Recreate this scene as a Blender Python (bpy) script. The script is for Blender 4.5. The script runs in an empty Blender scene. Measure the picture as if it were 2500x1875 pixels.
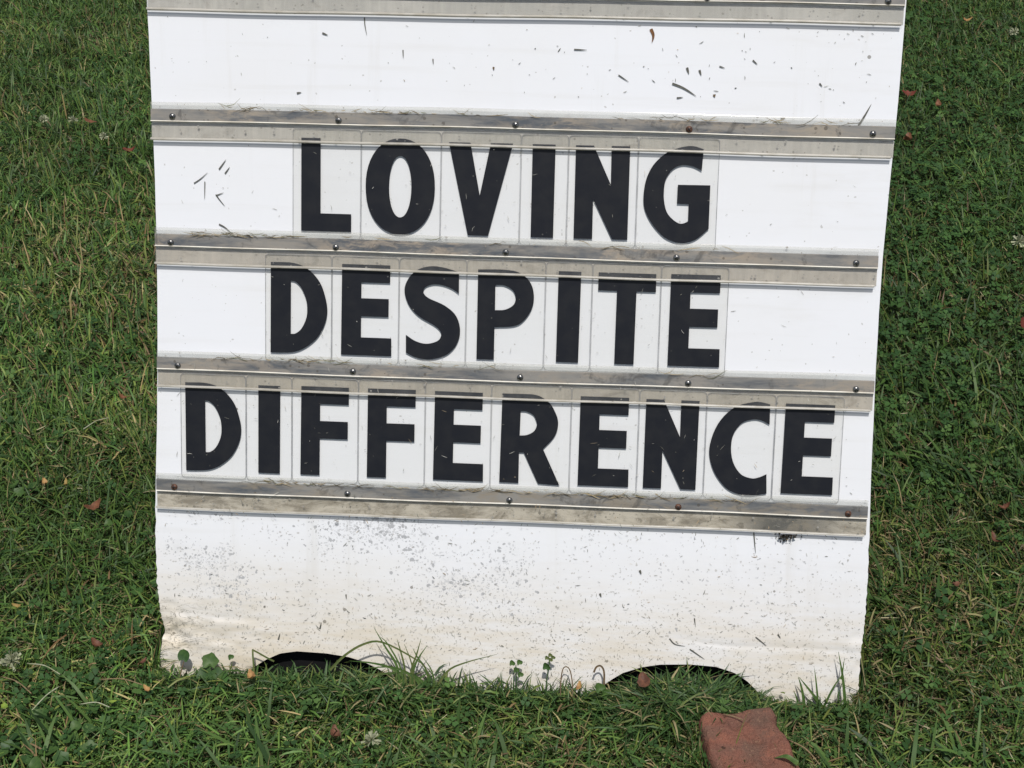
import bpy, math, random
import numpy as np
from mathutils import Vector, Matrix, Euler

S = bpy.context.scene
COL = S.collection
rng = np.random.default_rng(7)
random.seed(11)

# ------------------------------------------------------------------ camera
cam_d = bpy.data.cameras.new('camera')
cam = bpy.data.objects.new('camera', cam_d)
COL.objects.link(cam)
cam.matrix_world = Matrix(((0.997414, -0.035144, 0.062693, 0.0853),
                           (0.071811, 0.523106, -0.849237, -1.0439),
                           (-0.002949, 0.851543, 0.524277, 0.9634),
                           (0, 0, 0, 1)))
cam_d.sensor_width = 36.0
cam_d.lens = 3900.0 / 2500.0 * 36.0
cam_d.clip_start = 0.02
cam_d.clip_end = 500.0
S.camera = cam

# ------------------------------------------------------------------ sky and sun
SUN_EL = math.radians(66)
sun_vec = Vector((0.06, -math.cos(SUN_EL), math.sin(SUN_EL))).normalized()
W = bpy.data.worlds.new('World')
S.world = W
W.use_nodes = True
wn = W.node_tree.nodes
sky = wn.new('ShaderNodeTexSky')
sky.sky_type = 'NISHITA'
sky.sun_disc = False
sky.dust_density = 2.5
sky.ozone_density = 0.6
sky.sun_elevation = SUN_EL
sky.sun_rotation = math.atan2(sun_vec.x, sun_vec.y)
W.node_tree.links.new(sky.outputs[0], wn['Background'].inputs[0])
wn['Background'].inputs[1].default_value = 0.085

sun_d = bpy.data.lights.new('sun', 'SUN')
sun_d.energy = 3.7
sun_d.angle = math.radians(0.53)
sun_d.color = (1.0, 0.972, 0.93)
sun = bpy.data.objects.new('sun', sun_d)
sun.rotation_euler = sun_vec.to_track_quat('Z', 'Y').to_euler()
sun.location = sun_vec * 20
COL.objects.link(sun)

S.view_settings.view_transform = 'Standard'
S.view_settings.look = 'None'
S.view_settings.exposure = 0.0
S.view_settings.gamma = 1.0
S.view_settings.use_curve_mapping = False
S.render.engine = 'CYCLES'
S.cycles.max_bounces = 10
S.cycles.transparent_max_bounces = 16

LEAN = math.radians(22)
SL, CL = math.sin(LEAN), math.cos(LEAN)
VB = 0.487          # height of the board's foot below the first ridge, metres along the board
BOARD_ROT = (math.pi / 2 - LEAN, 0, 0)


def b2w(x, h, n):
    """board coordinates (across, up the board, out of the board) -> world"""
    return Vector((x, h * SL - n * CL, h * CL + n * SL))


# ------------------------------------------------------------------ helpers
def tag(o, label=None, cat=None, group=None, kind=None):
    if label: o['label'] = label
    if cat: o['category'] = cat
    if group: o['group'] = group
    if kind: o['kind'] = kind
    return o


def link(name, me, mats, parent=None):
    o = bpy.data.objects.new(name, me)
    COL.objects.link(o)
    if mats is not None:
        for m in (mats if isinstance(mats, (list, tuple)) else [mats]):
            if me is not None and m.name not in [x.name for x in me.materials if x]:
                me.materials.append(m)
    if parent: o.parent = parent
    return o


def empty(name, loc=(0, 0, 0), rot=(0, 0, 0)):
    o = bpy.data.objects.new(name, None)
    COL.objects.link(o)
    o.location = loc
    o.rotation_euler = rot
    o.empty_display_size = 0.05
    return o


def mesh(name, verts, faces, smooth=False, mat_idx=None):
    me = bpy.data.meshes.new(name)
    me.from_pydata([tuple(map(float, v)) for v in verts], [], faces)
    if mat_idx is not None:
        me.polygons.foreach_set('material_index', mat_idx)
    if smooth:
        me.polygons.foreach_set('use_smooth', [True] * len(me.polygons))
    me.update()
    return me


def np_mesh(name, verts, loop_v, loop_start, cols=None, smooth=False):
    """mesh straight from numpy arrays; cols is a per-vertex own colour"""
    me = bpy.data.meshes.new(name)
    nv, nl, nf = len(verts), len(loop_v), len(loop_start)
    me.vertices.add(nv); me.loops.add(nl); me.polygons.add(nf)
    me.vertices.foreach_set('co', verts.astype(np.float32).ravel())
    me.loops.foreach_set('vertex_index', loop_v.astype(np.int32))
    me.polygons.foreach_set('loop_start', loop_start.astype(np.int32))
    if cols is not None:
        a = me.color_attributes.new('tint', 'FLOAT_COLOR', 'POINT')
        c4 = np.ones((nv, 4), np.float32); c4[:, :3] = cols
        a.data.foreach_set('color', c4.ravel())
    me.update(calc_edges=True)
    if smooth:
        me.polygons.foreach_set('use_smooth', np.ones(nf, bool))
    me.validate()
    return me


class NT:
    """small node-tree writer"""
    def __init__(self, name, vary=False):
        self.vary = vary
        self.m = bpy.data.materials.new(name)
        self.m.use_nodes = True
        self.t = self.m.node_tree
        self.t.nodes.clear()
        self.out = self.n('ShaderNodeOutputMaterial')

    def n(self, typ, **kw):
        nd = self.t.nodes.new(typ)
        for k, v in kw.items():
            if k == 'inp':
                for a, b in v.items(): self.set(nd, a, b)
            else:
                setattr(nd, k, v)
        return nd

    def set(self, nd, a, b):
        s = nd.inputs[a]
        if isinstance(b, bpy.types.NodeSocket): self.t.links.new(b, s)
        else: s.default_value = b

    def math(self, op, a, b=0.5, c=None, clamp=False):
        nd = self.n('ShaderNodeMath', operation=op, use_clamp=clamp)
        self.set(nd, 0, a); self.set(nd, 1, b)
        if c is not None: self.set(nd, 2, c)
        return nd.outputs[0]

    def mix(self, f, a, b, blend='MIX'):
        nd = self.n('ShaderNodeMix', data_type='RGBA', blend_type=blend)
        self.set(nd, 0, f)
        self.set(nd, 6, a if isinstance(a, bpy.types.NodeSocket) else (*a, 1))
        self.set(nd, 7, b if isinstance(b, bpy.types.NodeSocket) else (*b, 1))
        return nd.outputs[2]

    def ramp(self, v, lo, hi, a=0.0, b=1.0, smooth=True):
        nd = self.n('ShaderNodeMapRange', interpolation_type='SMOOTHSTEP' if smooth else 'LINEAR')
        for i, x in enumerate((v, lo, hi, a, b)): self.set(nd, i, x)
        return nd.outputs[0]

    def coords(self, scale=(1, 1, 1), loc=(0, 0, 0), out='Object'):
        tc = self.n('ShaderNodeTexCoord')
        mp = self.n('ShaderNodeMapping')
        self.t.links.new(tc.outputs[out], mp.inputs[0])
        mp.inputs['Scale'].default_value = scale
        mp.inputs['Location'].default_value = loc
        if self.vary:      # every object shows its own part of the pattern
            oi = self.n('ShaderNodeObjectInfo')
            ad = self.n('ShaderNodeVectorMath', operation='MULTIPLY_ADD')
            self.t.links.new(oi.outputs['Random'], ad.inputs[0]); ad.inputs[1].default_value = (37.0, 23.0, 0.0)
            self.t.links.new(mp.outputs[0], ad.inputs[2])
            return ad.outputs[0]
        return mp.outputs[0]

    def noise(self, vec, scale, detail=4, rough=0.55, dist=0.0, col=False):
        nd = self.n('ShaderNodeTexNoise', inp={'Vector': vec, 'Scale': scale, 'Detail': detail, 'Roughness': rough, 'Distortion': dist})
        return nd.outputs['Color'] if col else nd.outputs['Fac']

    def voronoi(self, vec, scale, feature='F1', rnd=1.0):
        nd = self.n('ShaderNodeTexVoronoi', feature=feature, inp={'Vector': vec, 'Scale': scale, 'Randomness': rnd})
        return nd

    def xyz(self, vec):
        nd = self.n('ShaderNodeSeparateXYZ'); self.set(nd, 0, vec)
        return nd.outputs

    def bsdf(self, color, rough=0.5, spec=0.5, metal=0.0, normal=None):
        p = self.n('ShaderNodeBsdfPrincipled')
        self.set(p, 'Base Color', color if isinstance(color, bpy.types.NodeSocket) else (*color, 1))
        self.set(p, 'Roughness', rough); self.set(p, 'Specular IOR Level', spec); self.set(p, 'Metallic', metal)
        if normal is not None: self.set(p, 'Normal', normal)
        return p.outputs[0]

    def bump(self, h, strength=0.3, dist=0.001, normal=None):
        b = self.n('ShaderNodeBump', inp={'Height': h, 'Strength': strength, 'Distance': dist})
        if normal is not None: self.set(b, 'Normal', normal)
        return b.outputs[0]

    def mixsh(self, f, a, b):
        nd = self.n('ShaderNodeMixShader'); self.set(nd, 0, f); self.set(nd, 1, a); self.set(nd, 2, b)
        return nd.outputs[0]

    def end(self, sh):
        self.t.links.new(sh, self.out.inputs[0])
        return self.m


def spots(k, vec, scale, radius, density):
    """little round marks: a voronoi cell shows its mark when its random number is under the density"""
    v = k.voronoi(vec, scale)
    c = k.xyz(v.outputs['Color'])
    size = k.math('MULTIPLY', c[1], radius)
    a = k.math('LESS_THAN', v.outputs['Distance'], size)
    b = k.math('LESS_THAN', c[0], density)
    return k.math('MULTIPLY', a, b)


# ------------------------------------------------------------------ materials
def board_material():
    k = NT('white_corrugated_plastic')
    co = k.coords()
    x, h, _ = k.xyz(co)
    streak = k.noise(k.coords((4, 90, 4)), 1.0, 5, 0.6)
    soft = k.noise(co, 7, 4)
    base = k.mix(k.ramp(soft, 0.35, 0.75, 0, 0.35), (0.745, 0.758, 0.785), (0.71, 0.71, 0.70))
    base = k.mix(k.math('MULTIPLY', k.ramp(streak, 0.52, 0.72), 0.13), base, (0.56, 0.54, 0.49))
    # mud splashed up from the lawn
    low = k.ramp(h, 0.150, 0.015)
    mudn = k.ramp(k.noise(k.coords((14, 70, 14)), 1.0, 6, 0.65), 0.32, 0.68)
    mud = k.math('MULTIPLY', low, k.math('MULTIPLY_ADD', mudn, 0.55, 0.36))
    leftw = k.math('MULTIPLY', k.ramp(x, 0.05, -0.29, 0.0, 0.25), low)
    base = k.mix(k.math('ADD', mud, leftw, clamp=True), base, (0.60, 0.535, 0.425))
    # grey mildew under the lowest track
    zone = k.math('MULTIPLY', k.ramp(h, 0.055, 0.115), k.math('LESS_THAN', h, 0.157))
    patch = k.ramp(k.noise(k.coords((9, 13, 9), (2.3, 0.4, 0)), 1.0, 3), 0.44, 0.64)
    patch = k.math('MULTIPLY', patch, k.ramp(x, 0.10, -0.12, 0.12, 1.0))
    dens = k.math('MULTIPLY', zone, patch)
    wv = k.n('ShaderNodeVectorMath', operation='MULTIPLY_ADD')
    k.set(wv, 0, k.noise(co, 140, 3, col=True)); wv.inputs[1].default_value = (0.007,) * 3; k.set(wv, 2, co)
    mild = spots(k, wv.outputs[0], 330, 0.62, k.math('MULTIPLY', dens, 0.8))
    mild2 = spots(k, wv.outputs[0], 620, 0.75, k.math('MULTIPLY', dens, 1.0))
    base = k.mix(k.math('MULTIPLY', mild2, 0.45), base, (0.36, 0.365, 0.375))
    base = k.mix(k.math('MULTIPLY', mild, 0.72), base, (0.29, 0.295, 0.305))
    blot = k.math('MULTIPLY', dens, k.ramp(k.noise(co, 60, 5, 0.7), 0.5, 0.7))
    base = k.mix(k.math('MULTIPLY', blot, 0.32), base, (0.42, 0.425, 0.44))
    # fine specks everywhere, far denser near the ground
    lowd = k.ramp(h, 0.17, 0.03, 0.012, 0.42)
    warp = k.n('ShaderNodeVectorMath', operation='MULTIPLY_ADD')
    k.set(warp, 0, k.noise(co, 90, 2, col=True)); warp.inputs[1].default_value = (0.006,) * 3; k.set(warp, 2, co)
    sp = spots(k, warp.outputs[0], 560, 0.52, lowd)
    base = k.mix(k.math('MULTIPLY', sp, 0.4), base, (0.20, 0.175, 0.13))
    sp2 = spots(k, k.coords((1, 1, 1), (0.7, 0.2, 0)), 170, 0.28, k.ramp(h, 0.16, 0.02, 0.004, 0.10))
    base = k.mix(k.math('MULTIPLY', sp2, 0.7), base, (0.13, 0.115, 0.085))
    crk = k.math('ABSOLUTE', k.math('SUBTRACT', k.noise(k.coords((50, 150, 50)), 1.0, 4, 0.6, 0.8), 0.5))
    near = k.math('MULTIPLY', k.ramp(x, -0.250, -0.292), k.math('MULTIPLY', k.ramp(h, 0.016, 0.034), k.ramp(h, 0.078, 0.058)))
    crack = k.math('MULTIPLY', k.ramp(crk, 0.022, 0.004), near)
    base = k.mix(k.math('MULTIPLY', crack, 0.75), base, (0.13, 0.115, 0.085))
    run = k.math('MULTIPLY', k.ramp(k.noise(k.coords((55, 3.5, 30), (1, 4, 0)), 1.0, 5, 0.65), 0.54, 0.74), k.ramp(k.noise(co, 5, 2), 0.42, 0.6))
    base = k.mix(k.math('MULTIPLY', run, 0.20), base, (0.50, 0.47, 0.40))
    # smudges in the middle rows towards the right edge
    sm = k.math('MULTIPLY', k.ramp(k.noise(k.coords((10, 45, 10), (5, 1, 0)), 1.0, 5, 0.6), 0.50, 0.75), k.ramp(x, 0.12, 0.30))
    base = k.mix(k.math('MULTIPLY', sm, 0.22), base, (0.55, 0.53, 0.48))
    bmp = k.bump(k.noise(k.coords((30, 260, 30)), 1.0, 3), 0.02, 0.001)
    return k.end(k.bsdf(base, 0.42, 0.35, normal=bmp))


def board_edge_material():
    k = NT('grubby_board_edge')
    n = k.noise(k.coords(), 120, 4, 0.7)
    return k.end(k.bsdf(k.mix(k.ramp(n, 0.4, 0.62), (0.16, 0.115, 0.075), (0.42, 0.37, 0.30)), 0.8, 0.2))


def strip_material(name, seed, brown):
    """dirty plastic strip behind the screws"""
    k = NT(name)
    co = k.coords((1, 1, 1), (seed, seed * 0.3, 0))
    long_n = k.noise(k.coords((9, 70, 20), (seed * 2, seed, 0)), 1.0, 7, 0.7, 0.4)
    blot = k.noise(k.coords((26, 80, 40), (seed, 0, 0)), 1.0, 8, 0.78, 0.5)
    c = k.mix(k.ramp(long_n, 0.36, 0.60), (0.085, 0.094, 0.104), (0.235, 0.225, 0.205))
    patch = k.ramp(k.noise(k.coords((7, 20, 7), (seed * 4, 1, 0)), 1.0, 3), 0.42, 0.6)
    c = k.mix(k.math('MULTIPLY', k.math('MULTIPLY', k.ramp(blot, 0.44, 0.60), 0.9), k.math('MULTIPLY_ADD', patch, 0.75, 0.25)), c, brown)
    c = k.mix(k.math('MULTIPLY', k.ramp(k.noise(k.coords((60, 60, 60), (seed, 1, 0)), 1.0, 5, 0.75, 0.6), 0.54, 0.66), 0.6), c, (0.065, 0.062, 0.056))
    sp = spots(k, co, 260, 0.4, 0.14)
    c = k.mix(k.math('MULTIPLY', sp, 0.6), c, (0.06, 0.05, 0.035))
    bmp = k.bump(k.noise(co, 160, 4), 0.18, 0.001)
    return k.end(k.bsdf(c, 0.34, 0.5, normal=bmp))


def haze_plastic(name, seed, dirt_lo, dirt_hi, dirt_col, rough=0.16, tint=(0.95, 0.955, 0.945), stripes=True, stain=(0.20, 0.16, 0.11), stain_amt=0.3, speck=0.7):
    """thin acrylic: lets the light through, with a film of dust that catches it"""
    k = NT(name, True)
    co = k.coords((1, 1, 1), (seed, 0, 0))
    n1 = k.noise(k.coords((16, 16, 16), (seed, seed, 0)), 1.0, 5, 0.6)
    drip = k.noise(k.coords((150, 16, 20), (seed, 0, 0)), 1.0, 4, 0.6) if stripes else k.noise(k.coords((14, 130, 14), (seed, 0, 0)), 1.0, 4, 0.6)
    f = k.math('ADD', k.math('MULTIPLY', n1, 0.6), k.math('MULTIPLY', drip, 0.4))
    f = k.ramp(f, 0.38, 0.64, dirt_lo, dirt_hi)
    col = k.mix(k.math('MULTIPLY', k.ramp(k.noise(k.coords((30, 44, 30), (seed * 3, 2, 0)), 1.0, 6, 0.7, 1.0), 0.52, 0.72), stain_amt), dirt_col, stain)
    sp = spots(k, co, 330, 0.36, 0.10)
    col = k.mix(k.math('MULTIPLY', sp, 0.5), col, (0.12, 0.10, 0.075))
    f = k.math('MAXIMUM', f, k.math('MULTIPLY', sp, speck))
    tr = k.n('ShaderNodeBsdfTransparent'); tr.inputs[0].default_value = (*tint, 1)
    df = k.n('ShaderNodeBsdfDiffuse'); k.set(df, 0, col)
    body = k.mixsh(f, tr.outputs[0], df.outputs[0])
    gl = k.n('ShaderNodeBsdfGlossy'); gl.inputs['Roughness'].default_value = rough
    fr = k.n('ShaderNodeFresnel'); fr.inputs[0].default_value = 1.45
    ge = k.n('ShaderNodeNewGeometry')   # a thin sheet has no inside: no total reflection from behind
    ff = k.math('MULTIPLY', fr.outputs[0], k.math('SUBTRACT', 1.0, ge.outputs['Backfacing']))
    return k.end(k.mixsh(ff, body, gl.outputs[0]))


def bead_material():
    k = NT('polished_plastic_bead')
    c = k.mix(k.ramp(k.noise(k.coords((40, 40, 40)), 1.0, 4), 0.35, 0.7), (0.70, 0.67, 0.59), (0.52, 0.48, 0.40))
    return k.end(k.bsdf(c, 0.3, 0.55))


def lip_material():
    k = NT('frosted_lip')
    c = k.mix(k.ramp(k.noise(k.coords((60, 60, 60)), 1.0, 5), 0.35, 0.7), (0.60, 0.575, 0.52), (0.45, 0.42, 0.355))
    tr = k.n('ShaderNodeBsdfTransparent'); tr.inputs[0].default_value = (0.92, 0.91, 0.88, 1)
    return k.end(k.mixsh(0.58, tr.outputs[0], k.bsdf(c, 0.3, 0.5)))


def panel_edge_material():
    k = NT('gap_shaded_panel_edge', True)
    tr = k.n('ShaderNodeBsdfTransparent'); tr.inputs[0].default_value = (0.9, 0.9, 0.9, 1)
    p = k.bsdf((0.34, 0.34, 0.335), 0.35, 0.35)  # grey of the edge also paints in the shade of the gap between panels
    f = k.ramp(k.noise(k.coords((1, 1, 1)), 60, 3), 0.3, 0.7, 0.30, 0.75)
    return k.end(k.mixsh(f, tr.outputs[0], p))


def letter_material():
    k = NT('black_vinyl', True)
    n = k.noise(k.coords((1, 1, 1)), 70, 4)
    c = k.mix(k.ramp(n, 0.35, 0.7), (0.0105, 0.0118, 0.0160), (0.0155, 0.0165, 0.0195))
    sp = spots(k, k.coords((1, 1, 1)), 300, 0.20, 0.03)
    c = k.mix(k.math('MULTIPLY', sp, 0.5), c, (0.16, 0.155, 0.14))
    return k.end(k.bsdf(c, 0.48, 0.2))


def metal_material(name, c1, c2, metal, rough):
    k = NT(name)
    n = k.noise(k.coords((1, 1, 1)), 600, 4, 0.7)
    return k.end(k.bsdf(k.mix(k.ramp(n, 0.35, 0.65), c1, c2), rough, 0.5, metal))


def brick_material():
    k = NT('old_red_brick')
    co = k.coords()
    n1 = k.noise(co, 22, 5, 0.65, 0.6)
    n2 = k.noise(co, 90, 5, 0.7)
    n3 = k.noise(co, 400, 3, 0.6)
    c = k.mix(k.ramp(n1, 0.38, 0.62), (0.198, 0.086, 0.060), (0.155, 0.077, 0.057))
    c = k.mix(k.math('MULTIPLY', k.ramp(k.noise(k.coords((1, 1, 1), (3, 1, 0)), 26, 4, 0.6), 0.42, 0.60), 0.62), c, (0.118, 0.080, 0.060))
    c = k.mix(k.ramp(n2, 0.52, 0.68, 0, 0.6), c, (0.25, 0.105, 0.068))
    c = k.mix(k.ramp(n3, 0.58, 0.72, 0, 0.4), c, (0.30, 0.19, 0.12))
    c = k.mix(k.math('MULTIPLY', spots(k, co, 230, 0.26, 0.05), 0.5), c, (0.34, 0.22, 0.14))
    c = k.mix(k.math('MULTIPLY', spots(k, k.coords((1, 1, 1), (1, 1, 1)), 120, 0.30, 0.10), 0.85), c, (0.05, 0.03, 0.022))
    b = k.bump(n2, 0.9, 0.005)
    b = k.bump(n3, 0.8, 0.002, b)
    b = k.bump(k.noise(co, 1100, 2), 0.6, 0.001, b)
    return k.end(k.bsdf(c, 0.95, 0.08, normal=b))


def leafy(name, trans=0.28, rough=0.45, spec=0.35):
    """green or dry blades: colour from the piece's own tint, some light coming through"""
    k = NT(name)
    a = k.n('ShaderNodeVertexColor', layer_name='tint')
    c = a.outputs['Color']
    p = k.bsdf(c, rough, spec)
    t = k.n('ShaderNodeBsdfTranslucent'); k.set(t, 0, k.mix(0.5, c, (0.10, 0.14, 0.02), 'MIX'))
    return k.end(k.mixsh(trans, p, t.outputs[0]))


def plain_leaf(name, c1, c2, scale=200, rough=0.6, trans=0.2):
    k = NT(name)
    n = k.noise(k.coords(), scale, 5, 0.65)
    c = k.mix(k.ramp(n, 0.35, 0.65), c1, c2)
    p = k.bsdf(c, rough, 0.3)
    t = k.n('ShaderNodeBsdfTranslucent'); k.set(t, 0, c)
    return k.end(k.mixsh(trans, p, t.outputs[0]))


def soil_material():
    k = NT('lawn_soil')
    co = k.coords()
    n = k.noise(co, 60, 6, 0.7)
    n2 = k.noise(co, 9, 4)
    c = k.mix(k.ramp(n, 0.35, 0.65), (0.034, 0.034, 0.016), (0.080, 0.072, 0.036))
    c = k.mix(k.ramp(n2, 0.4, 0.7, 0, 0.6), c, (0.030, 0.044, 0.014))
    far = k.n('ShaderNodeVectorMath', operation='LENGTH'); k.set(far, 0, co)
    c = k.mix(k.ramp(far.outputs['Value'], 3.0, 7.0), c, k.mix(k.ramp(k.noise(co, 2.5, 6), 0.35, 0.65), (0.035, 0.055, 0.018), (0.06, 0.075, 0.025)))
    return k.end(k.bsdf(c, 0.95, 0.1, normal=k.bump(n, 0.8, 0.01)))


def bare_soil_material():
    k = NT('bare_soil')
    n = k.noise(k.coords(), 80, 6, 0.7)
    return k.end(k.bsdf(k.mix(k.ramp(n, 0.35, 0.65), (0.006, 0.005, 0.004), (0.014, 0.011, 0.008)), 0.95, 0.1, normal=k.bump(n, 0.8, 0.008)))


M_board = board_material()
M_bedge = board_edge_material()
M_strips = [strip_material('grimy_strip', 1.3 * i + 0.7, b) for i, b in enumerate(
    [(0.27, 0.25, 0.22), (0.33, 0.28, 0.215), (0.34, 0.285, 0.22), (0.30, 0.26, 0.21), (0.24, 0.205, 0.155)])]
M_webs = [haze_plastic('dusty_backing', 2.1 * i, lo, hi, c, 0.3, stain_amt=s) for i, (lo, hi, c, s) in enumerate(
    [(0.55, 0.85, (0.60, 0.58, 0.53), 0.25), (0.5, 0.8, (0.61, 0.58, 0.52), 0.3), (0.5, 0.8, (0.60, 0.55, 0.475), 0.4),
     (0.55, 0.85, (0.57, 0.52, 0.44), 0.5), (0.75, 0.95, (0.50, 0.445, 0.36), 0.62)])]
def dirty_web():
    k = NT('mud_filled_backing')
    co = k.coords()
    x, _, _ = k.xyz(co)
    n1 = k.noise(k.coords((30, 60, 30)), 1.0, 8, 0.75, 0.6)
    n2 = k.noise(k.coords((90, 90, 60), (2, 1, 0)), 1.0, 6, 0.75, 0.8)
    c = k.mix(k.ramp(n1, 0.36, 0.62), (0.23, 0.20, 0.15), (0.52, 0.475, 0.39))
    c = k.mix(k.math('MULTIPLY', k.ramp(n2, 0.54, 0.68), 0.7), c, (0.16, 0.135, 0.095))
    d = k.math('ABSOLUTE', k.math('SUBTRACT', x, 0.236))
    soak = k.math('MULTIPLY', k.ramp(d, 0.062, 0.008), k.ramp(n1, 0.32, 0.56))
    c = k.mix(k.math('MULTIPLY', soak, 0.9), c, (0.055, 0.055, 0.05))
    c = k.mix(k.math('MULTIPLY', spots(k, co, 300, 0.4, 0.15), 0.6), c, (0.08, 0.07, 0.05))
    return k.end(k.bsdf(c, 0.8, 0.15))


M_webs[4] = dirty_web()
M_flange = haze_plastic('hazy_clear_flange', 0.4, 0.022, 0.055, (0.54, 0.535, 0.505), 0.14, tint=(0.975, 0.975, 0.97), stain_amt=0.2)
M_topfl = haze_plastic('clear_flange', 4.4, 0.08, 0.24, (0.60, 0.59, 0.55), 0.12, stripes=False, stain_amt=0.15)
M_panel = haze_plastic('clear_letter_panel', 7.7, 0.004, 0.022, (0.62, 0.61, 0.57), 0.2, tint=(0.962, 0.960, 0.945), stripes=False, stain_amt=0.2, speck=0.16)
M_dark = NT('black_plastic_back'); M_dark = M_dark.end(M_dark.bsdf((0.006, 0.006, 0.0065), 0.7, 0.15))
M_bead = bead_material()
M_lip = lip_material()
M_pedge = panel_edge_material()
M_letter = letter_material()
M_steel = metal_material('weathered_steel', (0.12, 0.12, 0.12), (0.28, 0.28, 0.27), 0.85, 0.3)
M_rust = metal_material('rusty_steel', (0.045, 0.02, 0.012), (0.13, 0.06, 0.035), 0.2, 0.6)
M_slot = metal_material('screw_recess', (0.012, 0.012, 0.012), (0.02, 0.02, 0.02), 0.3, 0.6)
M_brick = brick_material()
M_grass = leafy('grass_blade', 0.25, 0.5, 0.25)
M_clover = leafy('clover_leaf', 0.25, 0.6, 0.2)
M_thatch = leafy('dry_straw', 0.12, 0.7, 0.2)
M_soil = soil_material()
M_bare = bare_soil_material()
M_clip = plain_leaf('dried_clipping', (0.075, 0.077, 0.065), (0.15, 0.145, 0.12), 900)
M_tanclip = plain_leaf('tan_clipping', (0.30, 0.225, 0.12), (0.18, 0.13, 0.07), 500)
M_dirt = plain_leaf('black_dirt', (0.010, 0.009, 0.007), (0.03, 0.025, 0.018), 400, 0.9, 0.0)

# ------------------------------------------------------------------ ground
g = 120.0
ground = link('ground', mesh('ground', [(-g, -g, -0.004), (g, -g, -0.004), (g, g, -0.004), (-g, g, -0.004)], [(0, 1, 2, 3)]), M_soil)
tag(ground, kind='structure')
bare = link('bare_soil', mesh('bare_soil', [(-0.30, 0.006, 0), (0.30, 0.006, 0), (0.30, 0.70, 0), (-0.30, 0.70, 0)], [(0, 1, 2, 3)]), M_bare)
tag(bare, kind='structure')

# ------------------------------------------------------------------ sandwich board
sign = empty('sandwich_board', (0, 0, 0), BOARD_ROT)
tag(sign, 'weathered white A-frame sign board with clear letter tracks standing on the lawn', 'sign')

# outline of the front face (x from the middle, height up the face)
L_PTS = [(0.487 - v, u - 0.305) for u, v in ((-.0041, -.0988), (-.0025, -.0657), (-.0011, -.0173), (.0008, .0419), (.0015, .0969), (.0017, .1597), (.0002, .2449),
         (-.0016, .2992), (-.0027, .3541), (-.0022, .3986), (.0007, .4284), (.0036, .4440), (.0014, .4530), (-.0005, .4623), (-.0033, .4814), (-.004, .487))]
R_PTS = [(0.487 - v, u - 0.305) for u, v in ((.6140, -.1109), (.6135, -.0788), (.6121, -.0138), (.6100, .0357), (.6083, .0925), (.6079, .1399), (.6082, .1879), (.6101, .2869),
         (.6116, .3367), (.6125, .3692), (.6126, .3921), (.6121, .4152), (.6108, .4317), (.6105, .4584), (.6109, .4734), (.6122, .4792), (.6125, .487))]
B_PTS = [(-1, 0), (.0700, .0), (.0765, .0060), (.0825, .0131), (.0941, .0213), (.1073, .0279), (.1221, .0306), (.1484, .0299), (.1681, .0274), (.1813, .0238), (.1977, .0161), (.2070, .0090), (.2130, 0),
         (.382, .0), (.390, .0110), (.3990, .0183), (.4084, .0246), (.4242, .0305), (.4401, .0337), (.4655, .0350), (.4879, .0340), (.5040, .0293), (.5155, .0223), (.5221, .0159), (.530, .007), (.536, 0), (2, 0)]
H_TOP = 0.93


def lut(pts):
    p = sorted(pts)
    xs = [a for a, _ in p]; ys = [b for _, b in p]
    return lambda q: np.interp(q, xs, ys)


fL, fR, fB = lut(L_PTS), lut(R_PTS), lut([(a - 0.305, b) for a, b in B_PTS])


def value_noise(x, y, scale, seed):
    r = np.random.default_rng(seed).random((256, 256))
    gx, gy = np.asarray(x) * scale + 500.0, np.asarray(y) * scale + 500.0
    i, j = np.floor(gx).astype(int), np.floor(gy).astype(int)
    fx, fy = gx - i, gy - j
    fx = fx * fx * (3 - 2 * fx); fy = fy * fy * (3 - 2 * fy)
    a = r[i % 256, j % 256]; b = r[(i + 1) % 256, j % 256]; c = r[i % 256, (j + 1) % 256]; d = r[(i + 1) % 256, (j + 1) % 256]
    return (a * (1 - fx) + b * fx) * (1 - fy) + (c * (1 - fx) + d * fx) * fy


def fbm(x, y, scale, seed, octs=3):
    s, a, t = 0, 1.0, 0
    for o in range(octs):
        s = s + a * value_noise(x, y, scale * 2 ** o, seed + o); t += a; a *= 0.5
    return s / t


def board_bulge(x, h):
    """how far the limp plastic stands off its plane: crushed corner low on the left, a fold low on the right"""
    u = x + 0.305
    d = np.zeros_like(x)
    corner = np.exp(-(np.clip(u, 0, 1) / 0.030) ** 2) * np.exp(-((h - 0.042) / 0.022) ** 2)
    d -= 0.0050 * np.exp(-(np.clip(u, 0, 1) / 0.016) ** 2) * np.exp(-((h - 0.043) / 0.0075) ** 2)
    d += corner * (fbm(x, h, 130, 3, 3) - 0.5) * 0.010
    d += np.exp(-((u - 0.055) / 0.05) ** 2) * np.exp(-((h - 0.045) / 0.030) ** 2) * (fbm(x * 0.25, h, 190, 9, 2) - 0.5) * 0.0022
    right = np.clip((u - 0.44) / 0.05, 0, 1)
    fold = h - (0.0535 + 0.004 * np.exp(-((u - 0.44) / 0.04) ** 2) + 0.0008 * np.sin(u * 60))
    d += right * (-0.0005 * np.exp(-(fold / 0.0016) ** 2) + 0.0002 * np.exp(-((fold - 0.008) / 0.003) ** 2))
    d += right * np.clip((u - 0.59) / 0.02, 0, 1) * (fbm(x, h, 120, 21, 2) - 0.5) * 0.004 * np.exp(-((h - 0.05) / 0.02) ** 2)
    d += np.clip((0.15 - h) / 0.05, 0, 1) * (fbm(x, h, 18, 15, 2) - 0.5) * 0.0006
    return np.minimum(d, 0.0035)


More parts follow.
